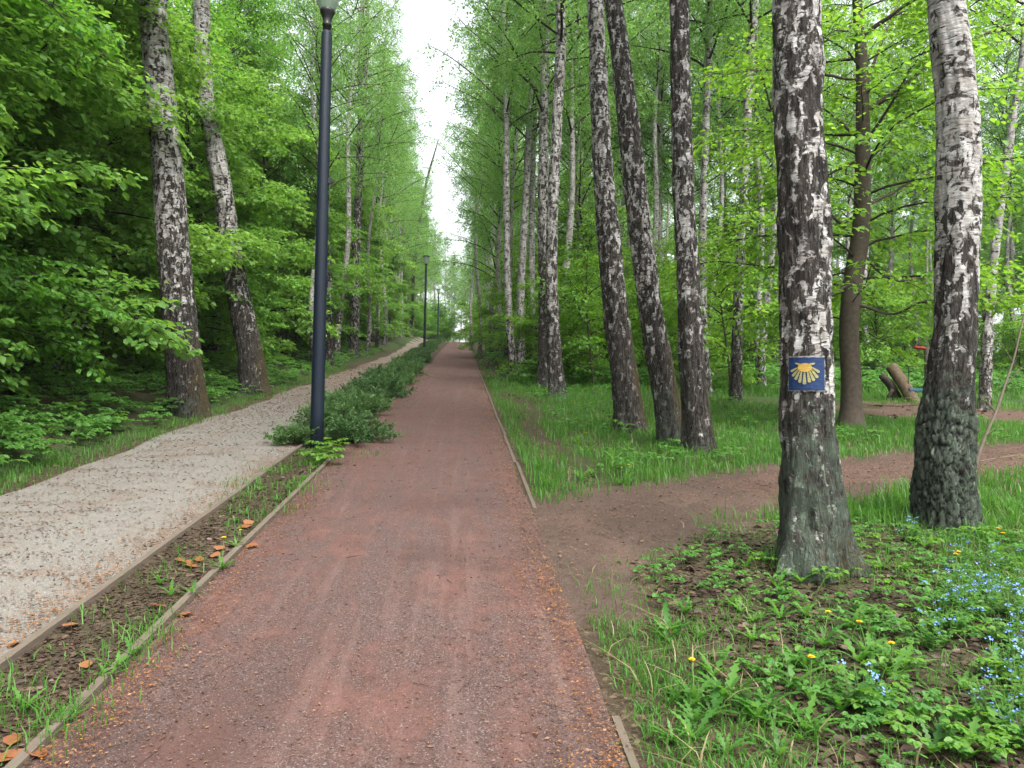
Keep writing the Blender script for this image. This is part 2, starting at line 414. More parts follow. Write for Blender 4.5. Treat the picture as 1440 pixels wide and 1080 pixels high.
# trodden trail that leaves the red path to the right, widening into the clearing
tp = [at(*q) for q in ((700, 775), (790, 752), (880, 722), (970, 705), (1060, 690), (1180, 668), (1300, 655), (1440, 640), (1600, 625), (1800, 610))]
TR = spline(np.array([[p.x, p.y] for p in tp]), 90)
def trail(name, C, wl, wr, dz, mat, nz=.12):
    T = norm(np.gradient(C, axis=0)); N = np.stack([-T[:, 1], T[:, 0]], 1)
    u = np.array([-1, -.86, -.6, -.3, 0, .3, .6, .86, 1]); nx = 9; k = np.arange(len(C))
    wl_ = wl*(1+nz*np.sin(k*.23)+nz*.6*np.sin(k*.61+1)); wr_ = wr*(1+nz*np.sin(k*.27+2)+nz*.6*np.sin(k*.53))
    off = np.where(u[None] < 0, u[None]*wr_[:, None], u[None]*wl_[:, None])
    P = C[:, None] + off[..., None]*N[:, None]
    Z = H(P[..., 0], P[..., 1]) + (dz-.024*sstep(.5, 1, np.abs(u)))[None] - .02*sstep(PATH_R+.02, PATH_R-.1, P[..., 0]) - .03*(1-sstep(0, 5, k))[:, None]
    i = (np.arange(len(C)-1)[:, None]*nx + np.arange(nx-1)[None]).ravel()
    return tag(obj(name, mesh(name, np.concatenate([P, Z[..., None]], -1).reshape(-1, 3), [np.stack([i, i+nx, i+1+nx, i+1], 1)], mat)), kind='structure')
trw = np.interp(np.linspace(0, 1, 90), [0, .07, .14, .22, .35, 1], [1.7, 1.4, 1.0, .72, .6, .62])
trail('dirt_trail', TR[14:], trw[14:], trw[14:], .012, M['dirt'])
cp = [at(*q) for q in ((1130, 566), (1240, 578), (1330, 582), (1440, 590), (1560, 598), (1700, 606))]
CL = spline(np.array([[p.x, p.y] for p in cp]), 60)
trail('dirt_clearing', CL, 4.2, 1.3, .012, M['dirt'])
def dist_to(C, X, Y):
    return np.min(np.hypot(X[:, None]-C[None, ::2, 0], Y[:, None]-C[None, ::2, 1]), 1)

gx = axis([(-90, -30, 6), (-30, -10, 1), (-10, 12, .15), (12, 32, 1), (32, 100, 6)])
gy = axis([(-20, 0, 2), (0, 22, .15), (22, 60, 1), (60, 170, 3), (170, 300, 10)])
GX, GY = np.meshgrid(gx, gy)
GZ = H(GX, GY)
n = len(gx); i = (np.arange(len(gy)-1)[:, None]*n + np.arange(n-1)[None]).ravel()
green = np.clip(np.maximum(sstep(1.0, 2.2, GX), sstep(-4.4, -4.9, GX)*sstep(-7.5, -5.5, GX)), .12, 1)
green = np.where((GX > .9) & (GX < 6) & (GY < 6.5), green*.35, green)
fx, fy = GX.ravel(), GY.ravel(); dirt = np.zeros(len(fx)); k_ = (fx > .3) & (fx < 14) & (fy > 1) & (fy < 20)
dirt[k_] = np.maximum(1-sstep(.55, 1.5, dist_to(TR, fx[k_], fy[k_])), .75*(1-sstep(.9, 1.5, fx[k_]))*(1-sstep(7, 8, fy[k_]))*sstep(3.7, 4.6, fy[k_]))
g = obj('ground', mesh('ground', np.stack([GX, GY, GZ], -1).reshape(-1, 3), [np.stack([i, i+1, i+1+n, i+n], 1)], M['ground'], attrs={'green': green.ravel(), 'dirt': dirt}))
tag(g, kind='structure')
# wooden edging along the paths
def edging(x, y0, y1, label, L=2.4, wd=.055, up=.035):
    t = thing('path_edging', (x, y0, h1(x, y0)), label, 'edging')
    y = y0; k = 0
    while y < y1:
        l = min(L if y < 20 else 8, y1-y)
        o = MB(); ja, jb = rng.uniform(-.012, .012, 2)
        P = []
        for yy, jj in ((y+.004, ja), (y+l/2, (ja+jb)/2), (y+l-.004, jb)):
            z = h1(x, yy); P.append([(x+jj-wd/2, yy, z-.1), (x+jj+wd/2, yy, z-.1), (x+jj+wd/2-.004, yy, z+up+jj*.3), (x+jj-wd/2+.004, yy, z+up+jj*.3)])
        V = np.array(P).reshape(-1, 3) - np.array(t.location); q = []
        for s in (0, 4): q += [(s+0, s+1, s+5, s+4), (s+1, s+2, s+6, s+5), (s+2, s+3, s+7, s+6), (s+3, s+0, s+4, s+7)]
        q += [(0, 3, 2, 1), (8, 9, 10, 11)]
        o.add(V, [np.array(q)])
        ob = obj('board', o.mesh('board', M['board'], smooth=False), t); y += l; k += 1
    return t
edging(GREY_R+.03, 1.2, 10.9, 'weathered wooden edging boards between the grey path and the planted strip', wd=.05, up=.035)
edging(PATH_L-.03, 1.2, 9.6, 'brown wooden edging boards between the red path and the planted strip', wd=.052, up=.03)
edging(PATH_R+.045, 6.9, 80, 'thin wooden edging along the grassy right side of the red path', wd=.045, up=.008)
edging(PATH_R+.03, 1.2, 3.2, 'short worn wooden edging piece at the bottom by the dandelion patch', wd=.042, up=.009)

# ------------------------------------------------------------------ leaves, crowns
T_BROAD = (np.array([(0,0,0),(.28,.36,.05),(.68,.30,.03),(1,0,-.14),(.68,-.30,.03),(.28,-.36,.05)]), [np.array([(0,3,2,1),(0,5,4,3)])])
T_BIRCH = (np.array([(0,0,0),(.4,.38,.03),(1,0,-.06),(.4,-.38,.03)]), [np.array([(0,3,2,1)])])
T_NEEDLE = (np.array([(0,0,0),(.5,.13,.03),(1,0,0),(.5,-.13,.03)]), [np.array([(0,3,2,1)])])
T_CURL = (np.array([(0,0,0),(.3,.28,.09),(.75,.2,.12),(1,0,.03),(.7,-.24,.1),(.3,-.28,.05)]), [np.array([(0,3,2,1),(0,5,4,3)])])
def leaves(P, D, N, S, T):
    tv, tf = T; k = len(tv); m = len(P)
    x = norm(D); z = norm(N - (N*x).sum(1, keepdims=True)*x); y = np.cross(z, x)
    V = P[:, None] + S[:, None, None]*(tv[None, :, :1]*x[:, None] + tv[None, :, 1:2]*y[:, None] + tv[None, :, 2:]*z[:, None])
    fs = [(f[None] + (np.arange(m)*k)[:, None, None]).reshape(-1, f.shape[1]) for f in tf]
    return V.reshape(-1, 3), fs
UP = np.array([0, 0, 1.])

def limb(p, d, L, r0, bend=0., wig=.12, n=7, rs=None):
    """a curved branch: start p, direction d, bend<0 droops"""
    rs = rs or rng
    d = norm(np.asarray(d, float)); P = [np.asarray(p, float)]; st = L/(n-1)
    for k in range(n-1):
        d = norm(d + np.array([0, 0, bend*st/max(L, .3)]) + rs.normal(0, wig, 3)*.5); P.append(P[-1]+d*st)
    return np.array(P), np.linspace(r0, r0*.25, n)
def sample(P, u):
    f = u*(len(P)-1); i = np.clip(f.astype(int), 0, len(P)-2); w_ = (f-i)[:, None]
    return P[i]*(1-w_)+P[i+1]*w_, norm(P[i+1]-P[i])

def broad_branches(mbw, acc, axis_fn, h0, h1_, n_br, rad, leaf, dens, rs, rise=.5, layer=.16, wood=0, az0=0., side=None):
    """limbs from an axis, each a flat spray of twigs carrying leaves; acc collects leaf arrays"""
    for b in range(n_br):
        t = (b+.5)/n_br + rs.uniform(-.3, .3)/n_br
        hh = h0 + (h1_-h0)*t; p = axis_fn(hh)
        az = az0 + b*2.39996 + rs.uniform(-.4, .4)
        if side is not None and rs.random() < .6: az = side + rs.normal(0, .8)
        prof = rad*(.45+.55*math.sin(PI*min(1, .25+.72*t)))*(1 if t < .8 else 1-(t-.8)*2.2)
        L = max(.35, prof*rs.uniform(.5, 1.25))
        el = rise*(.5+t) + rs.uniform(-.35, .4)
        d = np.array([math.cos(az)*math.cos(el), math.sin(az)*math.cos(el), math.sin(el)])
        P, rr = limb(p, d, L, .006+.007*L, -.5, .2, 8, rs)
        mbw.add(*tube(P, rr, 4, False), wood)
        ns = max(4, int(L*6))
        for s in range(ns):
            u = .18+.82*(s+rs.random())/ns
            q, dq = sample(P, np.array([u])); q, dq = q[0], dq[0]
            hd = np.array([dq[0], dq[1], 0]); hd /= np.linalg.norm(hd)+1e-6
            a = (1 if s % 2 else -1)*rs.uniform(.5, 1.1)
            dd = np.array([hd[0]*math.cos(a)-hd[1]*math.sin(a), hd[0]*math.sin(a)+hd[1]*math.cos(a), rs.uniform(-.35, .5)])
            l = L*(.22+.32*(1-u))*rs.uniform(.7, 1.2)+.12
            S, sr = limb(q, dd, l, .009, -.5, .12, 5, rs)
            mbw.add(*tube(S, sr*.8, 3, False), wood)
            m = max(3, int(dens*l*rs.uniform(.7, 1.2)))
            uu = rs.uniform(.1, 1.05, m); lp, ld = sample(S, np.minimum(uu, .999))
            lat = norm(np.cross(ld, UP)); sg = rs.choice([-1, 1], m)[:, None]
            lp = lp + lat*sg*np.abs(rs.normal(0, .10+.08*l, m))[:, None] + rs.normal(0, layer*.3, (m, 3))*np.array([.6, .6, .55])
            D = norm(ld*.7 + lat*sg*.8 + rs.normal(0, .3, (m, 3)) - UP*.25)
            N = UP + rs.normal(0, .33, (m, 3))
            acc.append((lp, D, N, leaf*rs.uniform(.5, 1.35, m)))
def crown_mesh(name, acc, mbw, lm, T, wm):
    P = np.concatenate([a[0] for a in acc]); D = np.concatenate([a[1] for a in acc]); N = np.concatenate([a[2] for a in acc]); S = np.concatenate([a[3] for a in acc])
    V, fs = leaves(P, D, N, S, T); mbw.add(V, fs, 1)
    return mbw.mesh(name, [wm, lm])
def straight_axis(hgt, sway, rs):
    a, b, c_, d_ = rs.uniform(-1, 1, 4)
    return lambda h: np.array([sway*(a*(h/hgt)**2+.3*b*math.sin(h*.7+c_)), sway*(c_*(h/hgt)**2+.3*d_*math.sin(h*.6+a)), h])

def simple_trunk(axis_fn, hgt, r0, bark, nseg=10, attrs=None, rs=None, h0=-.25, twist=0):
    hs_ = np.linspace(h0, hgt, max(8, int(hgt*3)))
    P = np.array([axis_fn(max(h, 0)) - np.array([0, 0, max(0, -h)]) for h in hs_])
    rad = r0*(1-.82*np.clip(hs_/hgt, 0, 1)**1.1)*(1+.45*np.exp(-np.clip(hs_, 0, 99)/.22))
    V, fs = tube(P, rad, nseg, False)
    th = np.tile(np.arange(nseg)*2*PI/nseg, len(hs_)); hh = np.repeat(hs_, nseg)
    c = np.repeat(P, nseg, 0); k = 1+.06*np.sin(th*3+hh*1.3)+.05*np.sin(th*5-hh*2.1)
    V = c+(V-c)*k[:, None]
    return V, fs, hh

# crowns shared by the trees of a kind
def make_broad(name, seed, hgt, rad, base, n_br, leaf, dens, lm, bark, r0, rise=.5):
    rs = np.random.default_rng(seed); ax = straight_axis(hgt, .8, rs)
    V, fs, hh = simple_trunk(ax, hgt, r0, bark, 8)
    tm = mesh(name+'_trunk', V, fs, M[bark])
    mbw = MB(); acc = []
    broad_branches(mbw, acc, ax, hgt*base, hgt*.98, n_br, rad, leaf, dens, rs, rise)
    return tm, crown_mesh(name+'_crown', acc, mbw, M[lm], T_BROAD, M['twig'])
def birch_crown(name, seed, hgt, rad, n_br, leaf, dens, lm='leaf_birch', up=1.0):
    """crown round a leader that runs from the origin up to hgt"""
    rs = np.random.default_rng(seed); mbw = MB(); acc = []
    for b in range(n_br):
        t = (b+rs.random())/n_br; az = b*2.39996+rs.uniform(-.5, .5)
        L = rad*(1.25-.95*t)*rs.uniform(.7, 1.2)+.5; el = up*(.65+.35*t)+rs.uniform(-.2, .2)
        d = np.array([math.cos(az)*math.cos(el), math.sin(az)*math.cos(el), math.sin(el)])
        P, rr = limb((0, 0, hgt*t*.94), d, L, .016+.006*L, -.5, .12, 8, rs)
        mbw.add(*tube(P, rr, 4, False), 0)
        ns = max(4, int(L*4.6))
        for s in range(ns):
            u = .15+.85*(s+rs.random())/ns
            q, dq = sample(P, np.array([u])); a = rs.uniform(0, 2*PI)
            dd = dq[0]*.5+np.array([math.cos(a)*.6, math.sin(a)*.6, rs.uniform(-.3, .5)])
            l = rs.uniform(.5, 1.5)*(.6+.4*(1-u))
            S, sr = limb(q[0], dd, l, .005, -2.2, .15, 7, rs)
            mbw.add(*tube(S, sr*.7, 3, False), 0)
            m = max(4, int(dens*l))
            lp, ld = sample(S, rs.uniform(.12, .999, m))
            lp = lp + rs.normal(0, .085, (m, 3))
            D = norm(rs.normal(0, .7, (m, 3)) - UP*.55 + ld*.3); N = rs.normal(0, .8, (m, 3))+UP*.35
            acc.append((lp, D, N, leaf*rs.uniform(.6, 1.25, m)))
    return crown_mesh(name, acc, mbw, M[lm], T_BIRCH, M['twig'])

LEFT = [make_broad('leafy_tree', 11+i, h_, r_, b_, n_, [.088, .112, .075, .1][i], [84, 62, 100, 74][i], ['leaf_left', 'leaf_left2', 'leaf_left', 'leaf_left2'][i], 'dark_bark', rr_) for i, (h_, r_, b_, n_, rr_) in
        enumerate([(7.5, 2.5, .13, 42, .07), (9.5, 2.9, .14, 52, .09), (5.2, 2.1, .12, 34, .05), (12., 3.2, .18, 60, .11)])]
TALL = [make_broad('tall_tree', 31+i, h_, r_, b_, n_, .12, 34, 'leaf_left', 'dark_bark', rr_, .7) for i, (h_, r_, b_, n_, rr_) in
        enumerate([(20, 4.2, .26, 80, .18), (17, 3.6, .22, 70, .15), (22, 4.0, .4, 70, .2)])]
RIGHT = [make_broad('sapling', 51+i, h_, r_, b_, n_, .088, 66, 'leaf_right', 'maple_bark', rr_) for i, (h_, r_, b_, n_, rr_) in
         enumerate([(5.5, 2.1, .12, 32, .045), (7.5, 2.5, .14, 40, .06), (4, 1.7, .1, 26, .035), (9.5, 2.9, .2, 44, .08)])]
BIRCH_CROWNS = [birch_crown('birch_crown', 71, 11, 2.6, 46, .075, 56), birch_crown('birch_crown', 72, 13, 2.9, 54, .075, 56), birch_crown('birch_crown', 73, 9.5, 2.3, 40, .075, 56)]
BIRCH_H = [11, 13, 9.5]

def birch_trunk_mesh(seed, hgt, r0, darkbase=.55, nseg=12):
    rs = np.random.default_rng(seed); ax = straight_axis(hgt, .55, rs)
    V, fs, hh = simple_trunk(ax, hgt, r0, 'birch_bark', nseg)
    dk = np.clip(.22+darkbase*np.exp(-np.clip(hh, 0, 99)/2.2)+.1*np.sin(hh*.9+seed), 0, 1)
    return mesh('birch_trunk', V, fs, M['birch_bark'], attrs={'dark': dk, 'moss': np.exp(-np.clip(hh, 0, 9)/.6)*.5, 'ochre': hh*0, 'crack': hh*0}), ax
BIRCH_T = [birch_trunk_mesh(81+i, h_, r_) for i, (h_, r_) in enumerate([(19, .13), (21, .15), (17, .11), (20, .12)])]

# ------------------------------------------------------------------ birches of the photograph, trunk by trunk
def fbm(p, o=3):
    return noise.fractal(p, 1.0, 2.0, o)
def hero_birch(label, px, nseg=48, step=.05, total=19., flare=.32, dark=None, moss=None, ochre=None, rough=.018, plates=None, crown=0, crown_h=9.5, name='birch_tree', group=None, flat=None, lobes=.35):
    base = at(px[0][0], px[0][1]); Y = base.y
    pts = []
    for x, y, w_ in px:
        p = on(x, y, Y); pts.append((p.x-base.x, p.y-base.y, p.z-base.z, w_/2*Y/F))
    pts[0] = (0, 0, 0, pts[0][3])
    vis_top = pts[-1][2]
    pts = np.array(pts); dirn = pts[-1, :3]-pts[max(0, len(pts)-3), :3]; dirn /= dirn[2]
    k = vis_top; r_top = pts[-1, 3]
    while k < total-.5:
        k2 = min(total, k+2.0); dirn = dirn*np.array([.6, .6, 1])
        last = pts[-1]; pts = np.vstack([pts, [*(last[:3]+dirn*(k2-k)), r_top*(1-.93*(k2-vis_top)/(total-vis_top))]]); k = k2
    lower = np.array([-pts[1, 0]*.2, 0, -.3, pts[0, 3]]); pts = np.vstack([lower, pts])
    L = pts[-1, 2]
    C1 = spline(pts, 400)
    hsamp = np.concatenate([np.arange(-.28, min(vis_top+.4, L), step), np.arange(min(vis_top+.5, L-.5), L, .5)])
    cx, cy_, rr = (np.interp(hsamp, C1[:, 2], C1[:, i]) for i in (0, 1, 3))
    th = np.arange(nseg)*2*PI/nseg; seed = random.uniform(0, 50); ph = random.uniform(0, 6)
    V = np.empty((len(hsamp), nseg, 3)); crk = np.zeros((len(hsamp), nseg))
    for i, h in enumerate(hsamp):
        hp = max(h, 0); fl = flare*math.exp(-hp/.28)
        detail = h < vis_top+.5
        for j, t in enumerate(th):
            c_, s_ = math.cos(t), math.sin(t)
            r = rr[i]*(1+fl*(1+lobes*math.cos(3*t+ph)+lobes*.7*math.cos(5*t+ph*2)))
            if detail:
                n_ = fbm(Vector((c_*rr[i]*9+seed, s_*rr[i]*9, h*2.6)), 4)
                n2_ = fbm(Vector((c_*2+seed, s_*2, h*.8)), 2)
                n3_ = fbm(Vector((c_*rr[i]*26+seed, s_*rr[i]*26, h*3.2)), 2)
                dsp = rough*n_ + .018*n2_*rr[i]/.2 + rough*.5*n3_*min(1, max(0, (4.5-h)/3))
                if plates and h < plates[1]:
                    fade = 1-max(0, min(1, (h-plates[0])/(plates[1]-plates[0])))
                    q = Vector((c_*rr[i]*21+seed+n_*.35, s_*rr[i]*21, h*8.5+n_*.6))
                    dd_ = noise.voronoi(q)[0]; e = min(1, (dd_[1]-dd_[0])/.2)
                    dsp += fade*(.026*(e**.5)-.015 + .012*n_ + .006*noise.noise(Vector((round(dd_[0]*0+noise.voronoi(q)[1][0].x, 2)*3, noise.voronoi(q)[1][0].y*3, noise.voronoi(q)[1][0].z*3))))
                    crk[i, j] = fade*max(0, 1-e*1.35)
                if flat:
                    ft = flat(t, h); dsp *= (1-ft)
                r += dsp
            V[i, j] = (cx[i]+c_*r, cy_[i]+s_*r, h)
    m = len(hsamp); ii = np.arange(m-1)[:, None]*nseg; jj = np.arange(nseg)[None]; kk = (jj+1) % nseg
    q = np.stack([ii+jj, ii+kk, ii+nseg+kk, ii+nseg+jj], -1).reshape(-1, 4)
    hh = np.repeat(hsamp[:, None], nseg, 1); tt = np.repeat(th[None], m, 0)
    A = {'dark': np.clip(np.interp(hh, *zip(*(dark or [(0, .9), (2, .6), (6, .3)]))), 0, 1)}
    A['moss'] = np.interp(hh, *zip(*(moss or [(0, .4), (.8, 0)])))*np.ones_like(hh)
    if ochre:
        a0, hmax, amt = ochre; A['ochre'] = amt*np.clip(np.cos(tt-a0), 0, 1)**.9*np.clip(1.3-hh/hmax*1.3, 0, 1)
    else: A['ochre'] = hh*0
    A['crack'] = crk
    t = thing(name, base, label, 'tree', group)
    me = mesh('birch_trunk', V.reshape(-1, 3), [q], M['birch_bark'], attrs={k_: v.ravel() for k_, v in A.items()})
    obj('trunk', me, t)
    c0 = np.array([np.interp(crown_h, hsamp, cx), np.interp(crown_h, hsamp, cy_), crown_h])
    if crown is not None:
        co = obj('crown', BIRCH_CROWNS[crown], t, c0)
        top = Vector((np.interp(total-.6, hsamp, cx), np.interp(total-.6, hsamp, cy_), total-.3)) - Vector(c0)
        co.rotation_mode = 'QUATERNION'; co.rotation_quaternion = top.to_track_quat('Z', 'Y') @ Matrix.Rotation(random.uniform(0, 6), 3, 'Z').to_quaternion(); co.scale = (1, 1, top.length/(BIRCH_H[crown]*.97))
    return t, base, hsamp, cx, cy_, rr

def sign_flat(t, h):
    dt = (t-SIGN_T+PI) % (2*PI)-PI
    return max(0, 1-max(0, abs(dt)-.75)/.2)*max(0, 1-max(0, abs(h-SIGN_H)-.2)/.06) if abs(dt) < 1 and abs(h-SIGN_H) < .3 else 0
_b = at(1145, 800); SIGN_P = on(1130, 527, _b.y); SIGN_H = SIGN_P.z-_b.z; SIGN_T = math.atan2(-_b.y, -_b.x)-.02
OCH_R = R(-20)
sign_tree = hero_birch('thick dark birch bearing the blue and yellow shell marker', [(1144, 800, 82), (1140, 700, 79), (1135, 600, 73), (1134, 500, 69), (1132, 400, 69), (1129, 300, 69), (1125, 200, 68), (1122, 100, 68), (1119, 0, 66)],
    nseg=110, step=.018, dark=[(0, 1), (.9, .85), (1.3, .66), (1.65, .5), (1.95, .7), (2.4, .78), (3.0, .70), (3.6, .62), (5, .5), (9, .3)], moss=[(0, .62), (.9, .5), (1.3, .15), (1.6, 0)], ochre=(R(-45), .9, .6), rough=.024, flare=.42, lobes=.6, crown=0, flat=sign_flat)
hero_birch('birch with thick cracked grey green bark plates at its base beside a bent sapling', [(1331, 742, 80), (1329, 650, 75), (1335, 550, 65), (1343, 450, 58), (1347, 300, 57), (1346, 150, 56), (1336, 50, 54), (1330, 0, 52)],
    nseg=130, step=.014, dark=[(0, 1), (1.2, .9), (2, .74), (2.6, .58), (3.2, .42), (4.2, .3), (6, .25), (12, .2)], moss=[(0, .72), (.9, .66), (1.4, .3), (1.9, 0)], plates=(.9, 1.7), lobes=.25, flare=.08, crown=1, rough=.014)
hero_birch('leaning birch with a brown mossy flank, leftmost of the three by the dirt trail', [(888, 605, 41), (874, 500, 37), (862, 400, 34), (853, 300, 32), (846, 200, 28), (841, 100, 25), (837, 0, 24)],
    nseg=64, step=.035, dark=[(0, .98), (2, .8), (4, .62), (7, .5), (12, .3)], ochre=(R(-8), 3.4, 1.), crown=2, crown_h=10)
hero_birch('dark leaning birch with a mossy flank, middle one of the three by the dirt trail', [(945, 625, 34), (935, 550, 36), (917, 450, 35), (903, 350, 33), (892, 250, 32), (881, 150, 30), (869, 50, 28), (862, 0, 27)],
    nseg=64, step=.035, dark=[(0, 1), (1.4, .82), (3, .6), (5, .75), (8, .7), (12, .3)], moss=[(0, .5), (.8, .3), (1.2, 0)], ochre=(R(-8), 3.2, 1.), crown=0, crown_h=10)
hero_birch('upright birch with a dark lower trunk standing beside two leaning ones', [(985, 637, 42), (976, 550, 37), (968, 400, 33), (961, 250, 30), (957, 100, 29), (955, 0, 28)],
    nseg=64, step=.035, dark=[(0, 1), (1.5, .85), (3, .68), (5, .74), (8, .72), (12, .3)], ochre=(R(-5), 2.2, .8), crown=1, crown_h=10)
hero_birch('straight dark birch left of its twin at the edge of the grass', [(766, 546, 19), (766, 400, 17), (764, 300, 16), (765, 150, 13), (767, 0, 12)], nseg=40, step=.06, dark=[(0, .95), (3, .8), (5, .5), (12, .42)], crown=0, crown_h=8)
hero_birch('birch with a crooked kinked upper trunk at the edge of the grass', [(785, 558, 22), (777, 450, 19), (776, 350, 16), (777, 290, 16), (782, 200, 15), (784, 150, 15), (789, 60, 15), (788, 0, 13)], nseg=40, step=.06, dark=[(0, .9), (3, .6), (6, .5), (12, .5)], moss=[(0, .6), (.6, 0)], crown=1, crown_h=8.5)
hero_birch('slim pale birch nearest the red path on its right', [(724, 528, 11), (714, 400, 10), (712, 300, 9), (712, 150, 8.5), (708, 0, 8)], nseg=28, step=.08, dark=[(0, .75), (3, .42), (12, .35)], crown=2, crown_h=9)
hero_birch('slim leaning pale birch, left stem of a close pair behind leafy saplings', [(733, 524, 12), (733, 400, 11), (738, 300, 10), (746, 150, 9.5), (757, 0, 9)], nseg=28, step=.08, dark=[(0, .7), (3, .36), (12, .35)], crown=0, crown_h=9)
hero_birch('slim pale birch, right stem of a close pair behind leafy saplings', [(755, 520, 10), (748, 400, 9), (748, 300, 8.5), (752, 150, 8), (764, 0, 8)], nseg=28, step=.08, dark=[(0, .7), (3, .36), (12, .35)], crown=2, crown_h=9)
hero_birch('dark birch standing in the grass left of the shell tree', [(1034, 568, 16), (1037, 450, 14), (1047, 250, 12), (1056, 80, 12), (1062, 0, 11)], nseg=32, step=.06, dark=[(0, .95), (2, .7), (5, .42), (12, .4)], crown=1, crown_h=9)
hero_birch('slender birch seen just right of the upright dark birch', [(996, 556, 12), (988, 350, 11), (992, 200, 11), (999, 0, 10)], nseg=28, step=.08, dark=[(0, .8), (3, .34), (12, .32)], crown=2, crown_h=9)
hero_birch('thin white birch deep in the wood left of the dark grass birch', [(1026, 512, 8.5), (1018, 300, 8), (1015, 100, 8), (1018, 0, 8)], nseg=24, step=.1, dark=[(0, .6), (3, .28), (12, .3)], crown=0, crown_h=10)
hero_birch('thin white birch deep in the wood between the leaning birch and the upright one', [(931, 512, 8.5), (928, 370, 8), (928, 200, 8), (934, 0, 8)], nseg=24, step=.1, dark=[(0, .6), (3, .28), (12, .3)], crown=1, crown_h=10)
hero_birch('birch with a rusty brown foot beside the clearing', [(1384, 576, 16), (1390, 450, 14), (1402, 330, 11), (1420, 200, 10), (1440, 60, 9)], nseg=32, step=.06, dark=[(0, .7), (2, .45), (5, .2), (12, .3)], ochre=(R(-90), 2.2, .5), crown=0, crown_h=9)
hero_birch('big birch with a mossy brown foot at the grey path, nearer of the two', [(266, 583, 48), (258, 500, 46), (248, 400, 43), (240, 300, 41), (232, 200, 39), (223, 100, 38), (215, 0, 36)],
    nseg=64, step=.035, dark=[(0, 1), (1.2, .86), (3, .66), (4.5, .5), (6.5, .45), (12, .35)], ochre=(R(-5), 2.4, .9), crown=1, crown_h=9.5)
hero_birch('birch with a bend and mossy brown foot at the grey path, farther of two', [(359, 553, 36), (353, 503, 34), (341, 440, 32), (331, 393, 30), (321, 330, 28), (310, 250, 27), (302, 207, 25), (290, 150, 23), (285, 83, 22), (283, 0, 21)],
    nseg=56, step=.035, dark=[(0, 1), (1.5, .84), (3, .62), (5, .42), (7, .35), (12, .35)], ochre=(R(-5), 2.8, .9), crown=0, crown_h=10)
hero_birch('birch half hidden behind the nearest lamp post', [(463, 512, 13), (461, 400, 12), (453, 200, 11.5), (447, 40, 11), (445, 0, 11)], nseg=32, step=.07, dark=[(0, .9), (3, .5), (12, .4)], crown=2, crown_h=10)
hero_birch('birch with a dark trunk beside the upper grey path', [(498, 500, 14), (500, 380, 12), (507, 200, 10), (514, 0, 9)], nseg=28, step=.08, dark=[(0, .85), (3, .5), (6, .75), (14, .6)], crown=1, crown_h=8)
hero_birch('slanting slim birch beside the upper grey path', [(523, 480, 9), (531, 400, 8), (540, 300, 6.5), (552, 180, 5), (558, 110, 4.2)], nseg=24, step=.1, total=20.5, dark=[(0, .8), (3, .45), (6, .7), (14, .6)], crown=0, crown_h=9)

hero_birch('thin dark leaning birch against the pale gap over the rise', [(574, 474, 4.5), (582, 380, 4.5), (590, 310, 4.2), (600, 255, 3.8), (617, 195, 1.4)], nseg=10, step=.3, total=19, dark=[(0, 1), (12, 1)], crown=2, crown_h=8)
